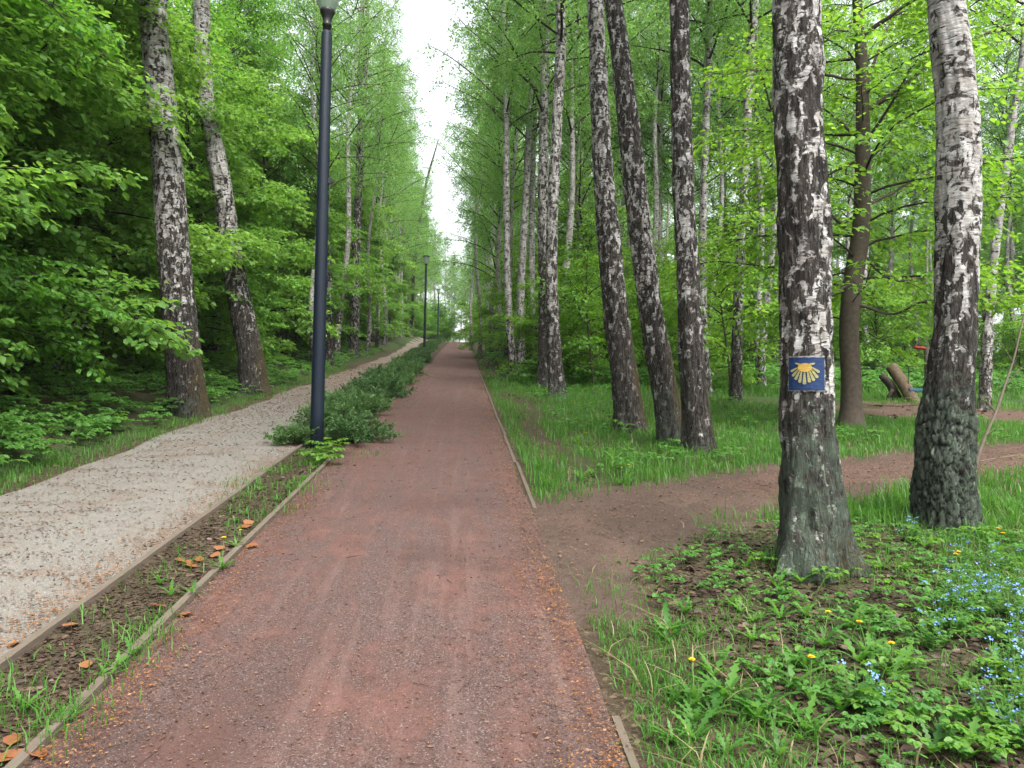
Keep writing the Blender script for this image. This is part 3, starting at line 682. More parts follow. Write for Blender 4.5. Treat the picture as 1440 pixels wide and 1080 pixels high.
# the painted shell on the big birch
def sign():
    t, base, hs_, cx, cy_, rr = sign_tree
    W2 = .5*47/F*base.y*1.02
    HH = .5*46/F*base.y
    r0 = lambda h: float(np.interp(h, hs_, rr)); c0 = lambda h: (float(np.interp(h, hs_, cx)), float(np.interp(h, hs_, cy_)))
    def P(u, v, lift):     # u, v in metres on the bark
        h = SIGN_H+v; r = r0(h)*1.0+.010; a = SIGN_T+.03+u/r0(SIGN_H)
        x, y = c0(h); rl = r+lift
        return (x+math.cos(a)*rl, y+math.sin(a)*rl, h)
    n = 28; u = np.linspace(-1, 1, n)
    G = []
    for v in u:
        for q in u:
            e = 1+.03*noise.noise(Vector((q*4, v*4, 1)))*(max(abs(q), abs(v)) > .95)
            bmp = .0015*noise.noise(Vector((q*6, v*3, 5)))
            G.append(P(q*W2*e, v*HH*e, bmp))
    i = (np.arange(n-1)[:, None]*n+np.arange(n-1)[None]).ravel()
    # rim back to the bark so that the paint has an edge
    me = mesh('blue_square', np.array(G), [np.stack([i, i+1, i+1+n, i+n], 1)], M['paint_blue'])
    Gw = [P(q*W2*1.07*(1+.09*noise.noise(Vector((q*3, v*5, 9)))*(abs(q) > .9)), v*HH*1.08*(1+.10*noise.noise(Vector((q*6, v*3, 4)))*(abs(v) > .9)), -.0035+.001*noise.noise(Vector((q*5, v*5, 2)))) for v in u for q in u]
    mw_ = mesh('white_ground', np.array(Gw), [np.stack([i, i+1, i+1+n, i+n], 1)], M['paint_white'])
    b = obj('painted_marker', me, t); b['label'] = 'blue painted square with a yellow shell'
    obj('white_border', mw_, b)
    mb = MB()
    def poly(pts, lift=.0035, mat=0):
        pts = np.array(pts); c_ = pts.mean(0)
        V = [P(c_[0], c_[1], lift)]+[P(x, y, lift) for x, y in pts]; k = len(pts)
        mb.add(V, [np.array([(0, 1+a, 1+(a+1) % k) for a in range(k)])], mat)
    S = W2/275.          # photograph's zoomed pixels, centre (603, 560)
    def q(x, y): return ((x-603)*S, (560-y)*S)
    rays = [((478, 462), (372, 520), 40), ((488, 490), (398, 596), 44), ((505, 512), (445, 655), 47), ((532, 530), (505, 700), 47), ((575, 540), (573, 727), 52),
            ((618, 530), (645, 698), 48), ((645, 515), (705, 670), 48), ((668, 490), (758, 622), 48), ((682, 462), (785, 535), 44)]
    for a, e, wd in rays:
        a, e = np.array(a, float), np.array(e, float); d_ = (e-a)/np.linalg.norm(e-a); nn = np.array([-d_[1], d_[0]])
        pp = [a+nn*wd*.22, (a+e)/2+nn*wd*.38, e+nn*wd*.5-d_*8, e+nn*wd*.2+d_*6, e-nn*wd*.2+d_*6, e-nn*wd*.5-d_*8, (a+e)/2-nn*wd*.38, a-nn*wd*.22]
        poly([q(*k) for k in pp])
    el = [(578+100*math.cos(k*PI/10)*(1+.03*math.sin(k*3)), 462+72*math.sin(k*PI/10)) for k in range(20)]
    poly([q(*k) for k in el], .005, 1)
    poly([q(*k) for k in ((440, 382), (470, 384), (520, 400), (510, 425), (470, 415), (445, 400))], .005, 0)
    poly([q(*k) for k in ((722, 385), (690, 385), (640, 398), (650, 425), (692, 418), (720, 405))], .005, 0)
    obj('shell_emblem', mb.mesh('shell_emblem', [M['paint_pale'], M['paint_yellow']]), b)
def paint(name, c1, c2, sc):
    m, t = new_mat(name); nz = t.noise(t.coord('Object', (1, 1, 6)), sc, 5, .65)
    t.out(t.surf(t.mix(t.smooth(nz, .3, .7), c1, c2), .6, .3, t.bump(nz, .5, .006))); return m
M['paint_blue'] = paint('blue_paint', (.002, .014, .055), (.005, .026, .09), 14)
M['paint_white'] = paint('worn_white_paint', (.035, .03, .026), (.27, .265, .255), 26)
M['paint_yellow'] = paint('yellow_paint', (.30, .185, .03), (.42, .28, .06), 25)
M['paint_pale'] = paint('pale_yellow_paint', (.17, .165, .06), (.30, .275, .12), 25)
sign()

# the dark maple behind the shell tree, with its long limbs
def maple():
    px = [(1197, 600, 33), (1197, 540, 28), (1194, 460, 27), (1199, 400, 27), (1210, 330, 25), (1213, 250, 22), (1213, 160, 19), (1212, 90, 17), (1207, 30, 14), (1203, -60, 12), (1200, -200, 9), (1198, -380, 5)]
    base = at(1197, 600); Y = base.y
    pts = np.array([[*(on(x, y, Y)-base), w_/2*Y/F] for x, y, w_ in px]); pts[0, :3] = 0
    pts = np.vstack([[0, 0, -.25, pts[0, 3]*1.2], pts]); C = spline(pts, 90)
    C[:, 3] *= 1+.35*np.exp(-np.clip(C[:, 2], 0, 9)/.2)
    t = thing('maple_tree', base, 'smooth dark brown maple with long thin limbs behind the shell tree', 'tree')
    mb = MB(); mb.add(*tube(C[:, :3], C[:, 3], 18, False))
    rs = np.random.default_rng(5)
    mw = MB(); acc = []
    limbs = [([(1214, 158, 0), (1262, 128, .1), (1312, 84, .3), (1380, 48, .5), (1445, 20, .8), (1560, -30, 1.2)], 8), ([(1212, 52, 0), (1240, 32, -.2), (1282, 4, -.5), (1340, -40, -.9)], 8),
             ([(1214, 292, 0), (1245, 279, .3), (1292, 254, .6), (1345, 238, .9), (1400, 228, 1.3)], 5), ([(1206, 112, 0), (1160, 107, -.3), (1090, 100, -.6), (1020, 112, -1.)], 5),
             ([(1208, 225, 0), (1165, 245, .2), (1110, 262, .6), (1050, 300, 1.0)], 4.5), ([(1200, 395, 0), (1150, 420, -.3), (1090, 425, -.7), (1040, 440, -1)], 4),
             ([(1198, 330, 0), (1170, 300, -.5), (1140, 240, -1.1), (1100, 200, -1.6)], 5), ([(1206, 430, 0), (1260, 440, -.2), (1300, 425, -.6), (1420, 420, -1.2)], 4.5), ([(1212, 140, 0), (1240, 60, .8), (1275, -30, 1.6)], 6),
             ([(1204, 350, 0), (1250, 390, .8), (1320, 380, 1.6), (1400, 360, 2.4)], 5), ([(1212, 200, 0), (1180, 170, 1.2), (1120, 120, 2.2), (1060, 60, 3)], 5)]
    for lp, w0 in limbs:
        Q = np.array([[*(on(x, y, Y+dy)-base)] for x, y, dy in lp]); Q = spline(Q, 16)
        Q = Q + np.cumsum(rs.normal(0, .012, Q.shape), 0)
        r_ = np.linspace(w0/2*Y/F*1.0, .006, 16); mb.add(*tube(Q, r_, 8, False))
        for s in range(20):
            u = rs.uniform(.25, 1); q, dq = sample(Q, np.array([min(u, .99)])); a = rs.choice([-1, 1])*rs.uniform(.4, 1.2)
            dd = np.array([dq[0][0]*math.cos(a)-dq[0][1]*math.sin(a), dq[0][0]*math.sin(a)+dq[0][1]*math.cos(a), rs.uniform(-.2, .3)])
            l = rs.uniform(.4, 1.3); S, sr = limb(q[0], dd, l, .007, -.4, .12, 6, rs); mw.add(*tube(S, sr, 3, False), 0)
            m = int(26*l); lpz, ld = sample(S, rs.uniform(.2, .999, m)); lat = norm(np.cross(ld, UP)); sg = rs.choice([-1, 1], m)[:, None]
            acc.append((lpz+lat*sg*np.abs(rs.normal(0, .14, m))[:, None]+rs.normal(0, .05, (m, 3)), norm(ld*.6+lat*sg*.8+rs.normal(0, .3, (m, 3))-UP*.25), UP+rs.normal(0, .35, (m, 3)), .10*rs.uniform(.6, 1.2, m)))
    ax = lambda h: np.array([np.interp(h, C[:, 2], C[:, 0]), np.interp(h, C[:, 2], C[:, 1]), h])
    broad_branches(mw, acc, ax, 1.7, 9.5, 40, 2.9, .095, 34, rs, .45)
    obj('trunk', mb.mesh('maple_trunk', M['maple_bark']), t)
    obj('crown', crown_mesh('maple_crown', acc, mw, M['leaf_right'], T_BROAD, M['twig']), t)
maple()

# ------------------------------------------------------------------ the rest of the wood
def plant(name, src, x, y, label, group, sc=1., rz=None, cat='tree', lean=0):
    t = thing(name, (x, y, h1(x, y)), label, cat, group, random.uniform(0, 6.28) if rz is None else rz, sc)
    for part, me in zip(('trunk', 'crown'), src): obj(part, me, t)
    if lean: t.rotation_euler.x = random.uniform(-lean, lean); t.rotation_euler.y = random.uniform(-lean, lean)
    return t
taken = []
def free(x, y, d_):
    for a, b, r_ in taken:
        if (a-x)**2+(b-y)**2 < max(d_, r_)**2*.999: return False
    taken.append((x, y, d_)); return True
rp = random.Random(3)
GL = 'leafy young trees along the grey path'
# first row of leafy trees on the left edge, their sprays hang towards the path
y = 5.2; k = 0
while y < 96:
    x = -6.7 - rp.uniform(0, 1.2) + (.45 if y < 12 else 0); v = rp.choice([0, 1, 0, 2, 1])
    plant('leafy_tree', LEFT[v], x - max(0, y-45)*.02, y, 'young leafy tree in the dense edge of the wood left of the grey path', GL, rp.uniform(.85, 1.1), lean=.05)
    y += rp.uniform(2.0, 2.8) if y < 40 else rp.uniform(3.5, 4.5); k += 1
y = 3.5
while y < 96:
    plant('leafy_tree', LEFT[rp.choice([1, 3, 3])], -11 - rp.uniform(0, 2.2), y, 'young leafy tree in the dense edge of the wood left of the grey path', GL, rp.uniform(.9, 1.2), lean=.04)
    y += rp.uniform(3.8, 5.2) if y < 50 else rp.uniform(5, 7)
y = 5
while y < 150:
    plant('tall_tree', TALL[rp.choice([0, 1, 2])], -13.0 - rp.uniform(0, 5) + (3 if y > 34 else 0), y, 'tall leafy tree in the wood left of the grey path', 'tall trees in the wood on the left', rp.uniform(.85, 1.1), lean=.03)
    y += rp.uniform(6.5, 9.5)
y = 8
while y < 70:
    plant('tall_tree', TALL[rp.choice([0, 1])], -20 - rp.uniform(0, 6), y, 'tall leafy tree in the wood left of the grey path', 'tall trees in the wood on the left', rp.uniform(.9, 1.1), lean=.03)
    y += rp.uniform(6, 9)
def bg_birch(x, y, sc, side):
    i = rp.randrange(4); tm, ax = BIRCH_T[i]
    t = thing('birch_tree', (x, y, h1(x, y)), 'slender pale birch deep among other birches on the right' if side else 'slender birch among the leafy trees on the left', 'tree', 'slender birches deep in the wood on the right' if side else 'slender birches in the wood on the left', rp.uniform(0, 6.28), sc)
    obj('trunk', tm, t); j = rp.randrange(3); hgt = [19, 21, 17, 20][i]; h0 = hgt-BIRCH_H[j]*.98
    c_ = obj('crown', BIRCH_CROWNS[j], t, ax(h0)); c_.rotation_euler.z = rp.uniform(0, 6)
    t.rotation_euler.x = rp.uniform(-.04, .04); t.rotation_euler.y = rp.uniform(-.04, .04)
    return t
for _ in range(1500):       # right-hand birch wood
    if len(taken) >= 78: break
    y = 18+rp.random()**1.3*85; x = 3.0 + rp.random()*(8+y*.62)
    if dist_to(CL, np.array([x]), np.array([y]))[0] < 2.2: continue
    if y < 24 and x < 9: continue
    if x > .36*y+1.5 and y < 26: continue
    if free(x, y, 2.1 if y < 50 else 2.8): bg_birch(x, y, rp.uniform(.85, 1.12), 1)
for _ in range(12):
    y = 40+rp.random()*80; bg_birch(-6.4-rp.random()*5, y, rp.uniform(.8, 1.05), 0)
taken = []
n_ = 0
for _ in range(3000):
    if n_ >= 74: break
    y = 17+rp.random()**1.2*80; x = 2.6 + rp.random()*(9+y*.6)
    if y < 26 and x < 3.6: continue
    if y < 21 and x < 9.5: continue
    if x > .33*y+1.5 and y < 31: continue
    if dist_to(CL, np.array([x]), np.array([y]))[0] < 2.5: continue
    if not free(x, y, 1.9 if y < 40 else 2.6): continue
    plant('sapling', RIGHT[rp.choice([0, 2, 1, 2] if y < 45 else [0, 1, 2, 3])], x, y, 'leafy young maple in the undergrowth between the birches on the right', 'leafy saplings between the birches', rp.uniform(.8, 1.2), lean=.05); n_ += 1
for k in range(16):         # birches that close the avenue at the top of the rise
    y = 62+k*4.5+rp.uniform(-1, 1)
    bg_birch(3.2+rp.uniform(0, 1.5), y, rp.uniform(1.0, 1.2), 1)
    bg_birch(-5.7-rp.uniform(0, .9)-max(0, y-45)*.015, y, rp.uniform(1.0, 1.2), 0)
for x, y in ((-5.1, 26.5), (-5.3, 33), (-5.1, 40), (-5.4, 47), (-5.5, 53), (2.0, 34), (1.75, 43), (2.05, 51), (2.1, 60)): bg_birch(x, y, rp.uniform(.9, 1.05), int(x > 0))
for px, py in ((672, 500), (700, 507), (845, 508), (872, 506), (905, 503), (952, 512), (1012, 508), (1063, 512), (1090, 516), (1250, 508), (1285, 512), (1150, 512), (810, 505), (660, 492), (690, 493)):
    q = at(px, py); bg_birch(q.x, q.y, rp.uniform(.85, 1.1), 1)
BUSH = [make_broad('bush', 61+i, h_, r_, .03, n_, .10, 46, l_, 'dark_bark', .03, .9) for i, (h_, r_, n_, l_) in enumerate([(2.6, 1.7, 30, 'leaf_left'), (3.4, 2., 34, 'leaf_left'), (2.6, 1.8, 30, 'leaf_right'), (3.6, 2.1, 34, 'leaf_right')])]
def bush(x, y, v, side, sc=1.): plant('bush', BUSH[v], x, y, 'leafy bush in the undergrowth on the right' if side else 'leafy bush in the dark undergrowth on the left', 'undergrowth bushes on the right' if side else 'undergrowth bushes on the left', sc, cat='bush')
y = 7.
while y < 105:
    bush(-10.5-rp.uniform(0, 2.5), y, rp.randrange(2), 0, rp.uniform(.8, 1.2)); bush(-15-rp.uniform(0, 3), y+1, rp.randrange(2), 0, rp.uniform(.9, 1.4))
    if y > 30: bush(-7.2-rp.uniform(0, 1.5), y+1.5, rp.randrange(2), 0, rp.uniform(.6, 1.0))
    y += 2.6 if y < 40 else 5
y = 26.
while y < 110:
    for xx in (2.9, 6, 10, 15, 21, 28):
        x = xx+rp.uniform(-.6, 2.5)+ (y-26)*.02*xx*.3
        if dist_to(CL, np.array([x]), np.array([y]))[0] < 3 or x > 8+y*.75 or (x > .33*y+1. and y < 31): continue
        bush(x, y+rp.uniform(-2, 2), 2+rp.randrange(2), 1, rp.uniform(.6, 1.1))
    y += 5.5 if y < 50 else 9
for px, py, v in ((704, 503, 0), (745, 517, 2), (688, 492, 2), (760, 505, 0), (820, 515, 1), (900, 520, 0)):
    q = at(px, py); plant('sapling', RIGHT[v], q.x, q.y, 'leafy young maple in the undergrowth between the birches on the right', 'leafy saplings between the birches', rp.uniform(.8, 1.1))
for k in range(12):
    x = rp.uniform(-16, 16)
    if -2.6 < x < .8: x += 4
    bush(x, rp.uniform(104, 128), rp.randrange(4), x > 0, rp.uniform(1.2, 2))
for x, y in ((-7.5, 128), (-5.2, 140), (-3.4, 150), (-6.5, 160), (2.4, 128), (1.6, 145), (3.2, 158), (-4.4, 126), (-9, 150)): bg_birch(x, y, rp.uniform(.95, 1.15), int(x > 0))
for x, y in ((-3.2, 128), (-5, 134), (-4.2, 145), (-6.8, 139), (2.9, 126), (2.9, 138), (3.6, 148), (-2.9, 158)): bush(x, y, 2 if x > 0 else rp.randrange(2), int(x > 0), rp.uniform(1.2, 1.8))
for k in range(12): bush(-3.9-k*.9-rp.uniform(0, .5), rp.uniform(97, 118), rp.randrange(2), 0, rp.uniform(1.2, 1.9))
for k in range(6): bush(3.3+k*1.2, rp.uniform(92, 118), 2+rp.randrange(2), 1, rp.uniform(1.0, 1.7))
# far end of the avenue and behind the wood
for k in range(34):
    x = rp.uniform(-24, 26) if k % 2 else rp.uniform(-8, 8); y = rp.uniform(112, 175)
    if -6 < x < 4.5 and y < 135: continue
    if abs(x) < 9: bg_birch(x, y, rp.uniform(.9, 1.15), int(x > 0)); continue
    plant('tall_tree', TALL[rp.choice([0, 1, 2])], x, y, 'distant leafy tree beyond the top of the rise', 'distant trees beyond the rise', rp.uniform(.9, 1.25), lean=.03)
y = 14
while y < 110:
    plant('tall_tree', TALL[rp.choice([0, 1])], 16+y*.45+rp.uniform(0, 8), y, 'tall leafy tree at the back of the birch wood on the right', 'tall trees behind the birch wood', rp.uniform(.75, 1), lean=.03); y += rp.uniform(4.5, 7)

# ------------------------------------------------------------------ lamps
M['post'] = plain('blue_grey_enamel', (.003, .0085, .018), .55, .3, .12, 5)
M['black'] = plain('black_plastic', (.012, .012, .013), .45, .4, .1)
def glass_mat():
    m, t = new_mat('frosted_green_glass')
    d_ = t.surf((.52, .60, .53), .25, .5); tr = t.n('ShaderNodeBsdfTranslucent'); tr.inputs[0].default_value = (.55, .66, .56, 1)
    mx = t.n('ShaderNodeMixShader'); mx.inputs[0].default_value = .55; t.l(d_, mx.inputs[1]); t.l(tr.outputs[0], mx.inputs[2])
    tp_ = t.n('ShaderNodeBsdfTransparent'); tp_.inputs[0].default_value = (.85, .95, .87, 1); m2 = t.n('ShaderNodeMixShader'); m2.inputs[0].default_value = .3
    t.l(mx.outputs[0], m2.inputs[1]); t.l(tp_.outputs[0], m2.inputs[2]); t.out(m2.outputs[0]); return m
M['glass'] = glass_mat()
def lamp(loc, label, group=None):
    t = thing('street_lamp', loc, label, 'street lamp', group)
    mb = MB(); mb.add(*lathe([(.0, -.3), (.089, -.3), (.089, .5), (.087, 1.2), (.072, 5.86), (.060, 5.90), (.0, 5.9)], 28)); obj('post', mb.mesh('lamp_post', M['post']), t)
    mb = MB(); mb.add(*lathe([(0, .46), (.03, .46), (.03, .54), (0, .54)], 12)); V = np.concatenate(mb.V)
    dv = np.array([.075+.03, .0, 3.75])
    mb = MB(); mb.add(*box((.07, -.03, 3.72), (.115, .03, 3.8))); mb.add(*box((.11, -.012, 3.74), (.15, .012, 3.78))); obj('bracket', mb.mesh('bracket', M['black'], False), t)
    mb = MB(); mb.add(*lathe([(.0, 5.88), (.056, 5.89), (.056, 5.97), (.064, 5.975), (.064, 6.0), (.056, 6.01), (.062, 6.07), (.082, 6.13), (.10, 6.17), (.103, 6.20), (0, 6.205)], 28)); obj('collar', mb.mesh('collar', M['black']), t)
    mb = MB(); mb.add(*lathe([(.095, 6.19), (.14, 6.30), (.175, 6.45), (.20, 6.62), (.205, 6.70)], 12)); mb.add(*lathe([(.085, 6.2), (.13, 6.31), (.165, 6.45), (.19, 6.62), (.195, 6.70)], 12)); g_ = obj('glass_shade', mb.mesh('glass_shade', M['glass'], False), t)
    mb = MB(); mb.add(*lathe([(0, 6.7), (.03, 6.69), (.03, 6.35), (.045, 6.3), (.045, 6.2)], 10)); obj('bulb', mb.mesh('bulb', M['glass_bulb']), g_)
    mb = MB(); mb.add(*lathe([(0, 6.695), (.24, 6.70), (.245, 6.72), (.20, 6.75), (.1, 6.79), (0, 6.8)], 28)); obj('cap', mb.mesh('cap', M['post']), t)
    return t
M['glass_bulb'] = plain('white_bulb', (.7, .7, .66), .3, .5, .03)
p = at(445, 630); LZ = (on(459, 47, p.y).z-p.z)/5.87
proto = lamp(p, 'tall dark blue lamp post nearest the viewer, rising from the first shrubs')
proto.scale = (1, 1, LZ)
lab = ['second dark lamp post along the shrub strip', 'third lamp post, far up the rise', 'fourth lamp post, small at the top of the rise', 'faintest and farthest lamp post beyond the rise']
def copy_tree(o, parent=None):
    c = o.copy(); COL.objects.link(c); c.parent = parent
    for ch in list(o.children): copy_tree(ch, c)
    return c
for (px, Y), lb in zip([(597, 50), (615.5, 91), (624.5, 133), (630, 176)], lab):
    q = on(px, 480, Y); c = copy_tree(proto); c.location = (q.x, Y, h1(q.x, Y)); c['label'] = lb

# ------------------------------------------------------------------ junipers between the paths
def juniper(seed, rx, hgt):
    rs = np.random.default_rng(seed); mb = MB(); acc = []
    for b in range(54):
        az = rs.uniform(0, 2*PI); el = rs.uniform(.15, 1.1); L = rx*(.75+.35*rs.random())*(1-.45*el/1.1)+.1
        d = np.array([math.cos(az)*math.cos(el), math.sin(az)*math.cos(el), math.sin(el)*hgt/rx*1.2])
        P, rr = limb((rs.normal(0, .07), rs.normal(0, .07), .03), d, L, .009, .15, .16, 7, rs); mb.add(*tube(P, rr, 3, False), 0)
        for s in range(int(16*L/.6)):
            u = rs.uniform(.3, 1); q, dq = sample(P, np.array([min(u, .999)])); dd = dq[0]+rs.normal(0, .55, 3)+UP*.25; l = rs.uniform(.08, .2)
            S = np.array([q[0], q[0]+norm(dd)*l*.5, q[0]+norm(dd+np.array([0, 0, -.15]))*l])
            m = 13; lp, ld = sample(S, rs.uniform(0, .999, m))
            acc.append((lp+rs.normal(0, .008, (m, 3)), norm(ld+rs.normal(0, .38, (m, 3))), rs.normal(0, 1, (m, 3)), rs.uniform(.035, .065, m)))
    return crown_mesh('juniper', acc, mb, M['juniper'], (T_NEEDLE[0]*np.array([1, 1.5, 1]), T_NEEDLE[1]), M['twig'])
JUN = [juniper(91, .62, .42), juniper(92, .68, .46), juniper(93, .52, .54), juniper(94, .72, .40)]
def shrub(x, y, v, sc, label, group='low junipers between the two paths'):
    t = obj('juniper_shrub', JUN[v], None, (x, y, h1(x, y)-.02)); t.rotation_euler.z = rp.uniform(0, 6.28); t.scale = (sc, sc, sc*rp.uniform(.85, 1.15)); tag(t, label, 'shrub', group); return t
p = at(408, 628); shrub(p.x+.05, p.y+.2, 0, .68, 'small ragged juniper left of the nearest lamp post')
p = at(500, 628); shrub(p.x-.12, p.y+.35, 1, .88, 'bushy juniper right of the nearest lamp post')
y = 12.2
while y < 92:
    x = -2.08 - (.4 if y > 40 else 0) - max(0, y-40)*.012 + rp.uniform(-.25, .25)
    shrub(x, y, rp.randrange(4), rp.uniform(.7, .98), 'low spreading juniper in the planted row between the paths, beyond the first lamp post')
    y += rp.uniform(.7, 1.0) if y < 40 else rp.uniform(1.0, 1.4)

# ------------------------------------------------------------------ leaning log, swing, bent sapling
def bark_log():
    a = at(1288, 566); b = on(1253, 515, a.y+.6)
    t = thing('fallen_log', a, 'short sawn log leaning on a stump at the edge of the clearing', 'log')
    P = spline(np.array([[0, 0, -.1], [*((b-a)*.5)], [*(b-a)]]), 14); r = 9/F*a.y
    V, fs = tube(P, r*np.linspace(1.05, .92, 14), 18, True); V += np.array([noise.noise_vector(Vector(v)*9)*.02 for v in V]); mb = MB(); mb.add(V, fs)
    obj('bark', mb.mesh('log', M['log_bark']), t)
    mb = MB(); q = on(1262, 555, a.y+.5)-a; q2 = on(1240, 528, a.y+.5)-a; mb.add(*tube(spline(np.array([[q.x, q.y, q.z-.1], [(q.x+q2.x)/2, q.y, (q.z+q2.z)/2+.03], [*q2]]), 8), np.linspace(r*.75, r*.6, 8), 12)); obj('split_half', mb.mesh('split_half', M['dark_bark']), t)
    mb = MB(); q = on(1247, 558, a.y+.4)-a; mb.add(*tube(np.array([[q.x, q.y, q.z-.1], [q.x+.12, q.y, q.z+.12], [q.x+.16, q.y, q.z+.2]]), .05, 8)); obj('support_stake', mb.mesh('stake', M['dark_bark']), t)
M['log_bark'] = plain('old_log_bark', (.10, .075, .05), .9, .1, .4, 12, .6)
bark_log()
M['red_paint'] = plain('red_painted_steel', (.26, .03, .022), .5, .3, .1)
M['blue_seat'] = plain('blue_plastic_seat', (.03, .09, .17), .5, .4, .1)
def swing():
    Y = 19.; c_ = on(1310, 560, Y); x0 = on(1286, 492, Y).x; x1 = on(1362, 492, Y).x; zt = on(1300, 492, Y).z; g0 = h1((x0+x1)/2, Y)
    t = thing('swing', ((x0+x1)/2, Y, g0), 'playground swing with a red beam and blue seat behind the cracked birch', 'swing'); L = (x1-x0)/2
    mb = MB(); mb.add(*tube([(-L, 0, zt-g0+.06), (0, 0, zt-g0), (L, 0, zt-g0)], .045, 10)); obj('beam', mb.mesh('beam', M['red_paint']), t)
    for sx in (-.55, 1):
        mb = MB(); mb.add(*tube([(sx*L, -.0, -.1), (sx*L, 0, zt-g0+.1)], .06, 10)); obj('post', mb.mesh('swing_post', M['dark_bark']), t)
    zs = on(1290, 548, Y).z-g0; xs = on(1290, 548, Y).x-(x0+x1)/2
    mb = MB(); mb.add(*box((xs-.28, -.12, zs-.03), (xs+.28, .12, zs+.03))); s = obj('seat', mb.mesh('seat', M['blue_seat'], False), t)
    for dx in (-.25, .25):
        mb = MB(); mb.add(*tube([(xs+dx, 0, zs), (xs+dx*.9, 0, zt-g0)], .008, 5)); obj('chain', mb.mesh('chain', M['post']), t)
swing()
def bent_sapling():
    b = at(1368, 722); Y = b.y
    t = thing('bent_sapling', b, 'thin bare bent sapling leaning right beside the cracked birch', 'sapling')
    P = np.array([[*(on(x, y_, Y)-b), r_*.72] for x, y_, r_ in ((1360, 728, .030), (1366, 690, .028), (1373, 650, .024), (1385, 615, .021), (1400, 580, .018), (1412, 545, .016), (1424, 510, .013), (1436, 460, .011), (1450, 400, .008))]); P[0, 2] -= .1
    S = spline(P, 40); mb = MB(); mb.add(*tube(S[:, :3], S[:, 3], 10)); obj('stem', mb.mesh('stem', M['sapling_bark']), t)
    rs = np.random.default_rng(3)
    for a, q in (((1373, 650), (1440, 640)), ((1412, 545), (1450, 505)), ((1400, 580), (1382, 560)), ((1385, 615), (1408, 600)), ((1424, 510), (1405, 480))):
        mb = MB(); acc = []
        A = np.array([*(on(*a, Y)-b)]); B = np.array([*(on(*q, Y-.1)-b)]); Q = spline(np.array([A, (A+B)/2+[0, 0, .01], B]), 8); mb.add(*tube(Q, np.linspace(.007, .003, 8), 5), 0)
        m = 7; lp, ld = sample(Q, rs.uniform(.4, .999, m)); acc.append((lp, norm(ld+rs.normal(0, .5, (m, 3))), UP+rs.normal(0, .3, (m, 3)), rs.uniform(.02, .04, m)))
        obj('twig', crown_mesh('twig', acc, mb, M['leaf_right'], T_BROAD, M['sapling_bark']), t)
M['sapling_bark'] = plain('sapling_bark', (.14, .115, .09), .8, .2, .25, 20)
bent_sapling()

#@@GROUND
# ------------------------------------------------------------------ grass, herbs, litter
rs = np.random.default_rng(21)
M['straw'] = leaf_mat('dry_grass_blade', [(.12, .10, .05), (.20, .165, .085), (.28, .24, .14)], trans=.2, tcol=1)
TREES = [(o.location.x, o.location.y) for o in COL.objects if o.get('category') == 'tree' and o.location.y < 22]
def scatter(n, x0, x1, y0, y1, dens):
    """n random points, thinned by dens(X, Y) in 0..1; y drawn evenly in log so that near ground gets more"""
    X = rs.uniform(x0, x1, n); Y = y0*(y1/y0)**rs.random(n) if y1/y0 > 2.5 else rs.uniform(y0, y1, n)
    k = rs.random(n) < dens(X, Y); X, Y = X[k], Y[k]
    return np.stack([X, Y, H(X, Y)], 1)
def patch(X, Y, f=1., s=0.):
    return .5+.5*(np.sin(X*2.3*f+np.sin(Y*1.7*f+s)*1.4+s)*.5+np.sin(Y*2.9*f+np.sin(X*1.9*f)*1.6+s*2)*.5)
def blades(P, hgt, wid, lean=.5):
    n = len(P); a = rs.uniform(0, 2*PI, n); D = np.stack([np.cos(a), np.sin(a), 0*a], 1); S = np.stack([-np.sin(a), np.cos(a), 0*a], 1)
    h = hgt*rs.uniform(.45, 1.2, n)*(.45+.95*patch(P[:, 0]*1.7, P[:, 1]*1.7, 2.1, 8)); l = np.abs(rs.normal(0, lean, n))*h; wd = wid*rs.uniform(.6, 1.3, n)/2
    c = lambda u: P+D*(l*u*u)[:, None]+UP*(h*u*(1-.28*u*np.minimum(1, l/h)))[:, None]
    V = np.stack([c(0)-UP*.02-S*wd[:, None], c(0)-UP*.02+S*wd[:, None], c(.5)+S*(wd*.9)[:, None], c(.5)-S*(wd*.9)[:, None], c(.82)+S*(wd*.55)[:, None], c(.82)-S*(wd*.55)[:, None], c(1.)], 1)
    b = (np.arange(n)*7)[:, None]
    return V.reshape(-1, 3), [np.concatenate([b+np.array([[0, 1, 2, 3]]), b+np.array([[3, 2, 4, 5]])]), b+np.array([[5, 4, 6]])]
def trail_d(X, Y): return np.minimum(dist_to(TR, X, Y)-.1, dist_to(CL, X, Y)-.85)
def verge(X): return sstep(PATH_R+.05, PATH_R+.16, X)
def stuff(name, mb, mats, smooth=True): return tag(obj(name, mb.mesh(name, mats, smooth)), kind='stuff')

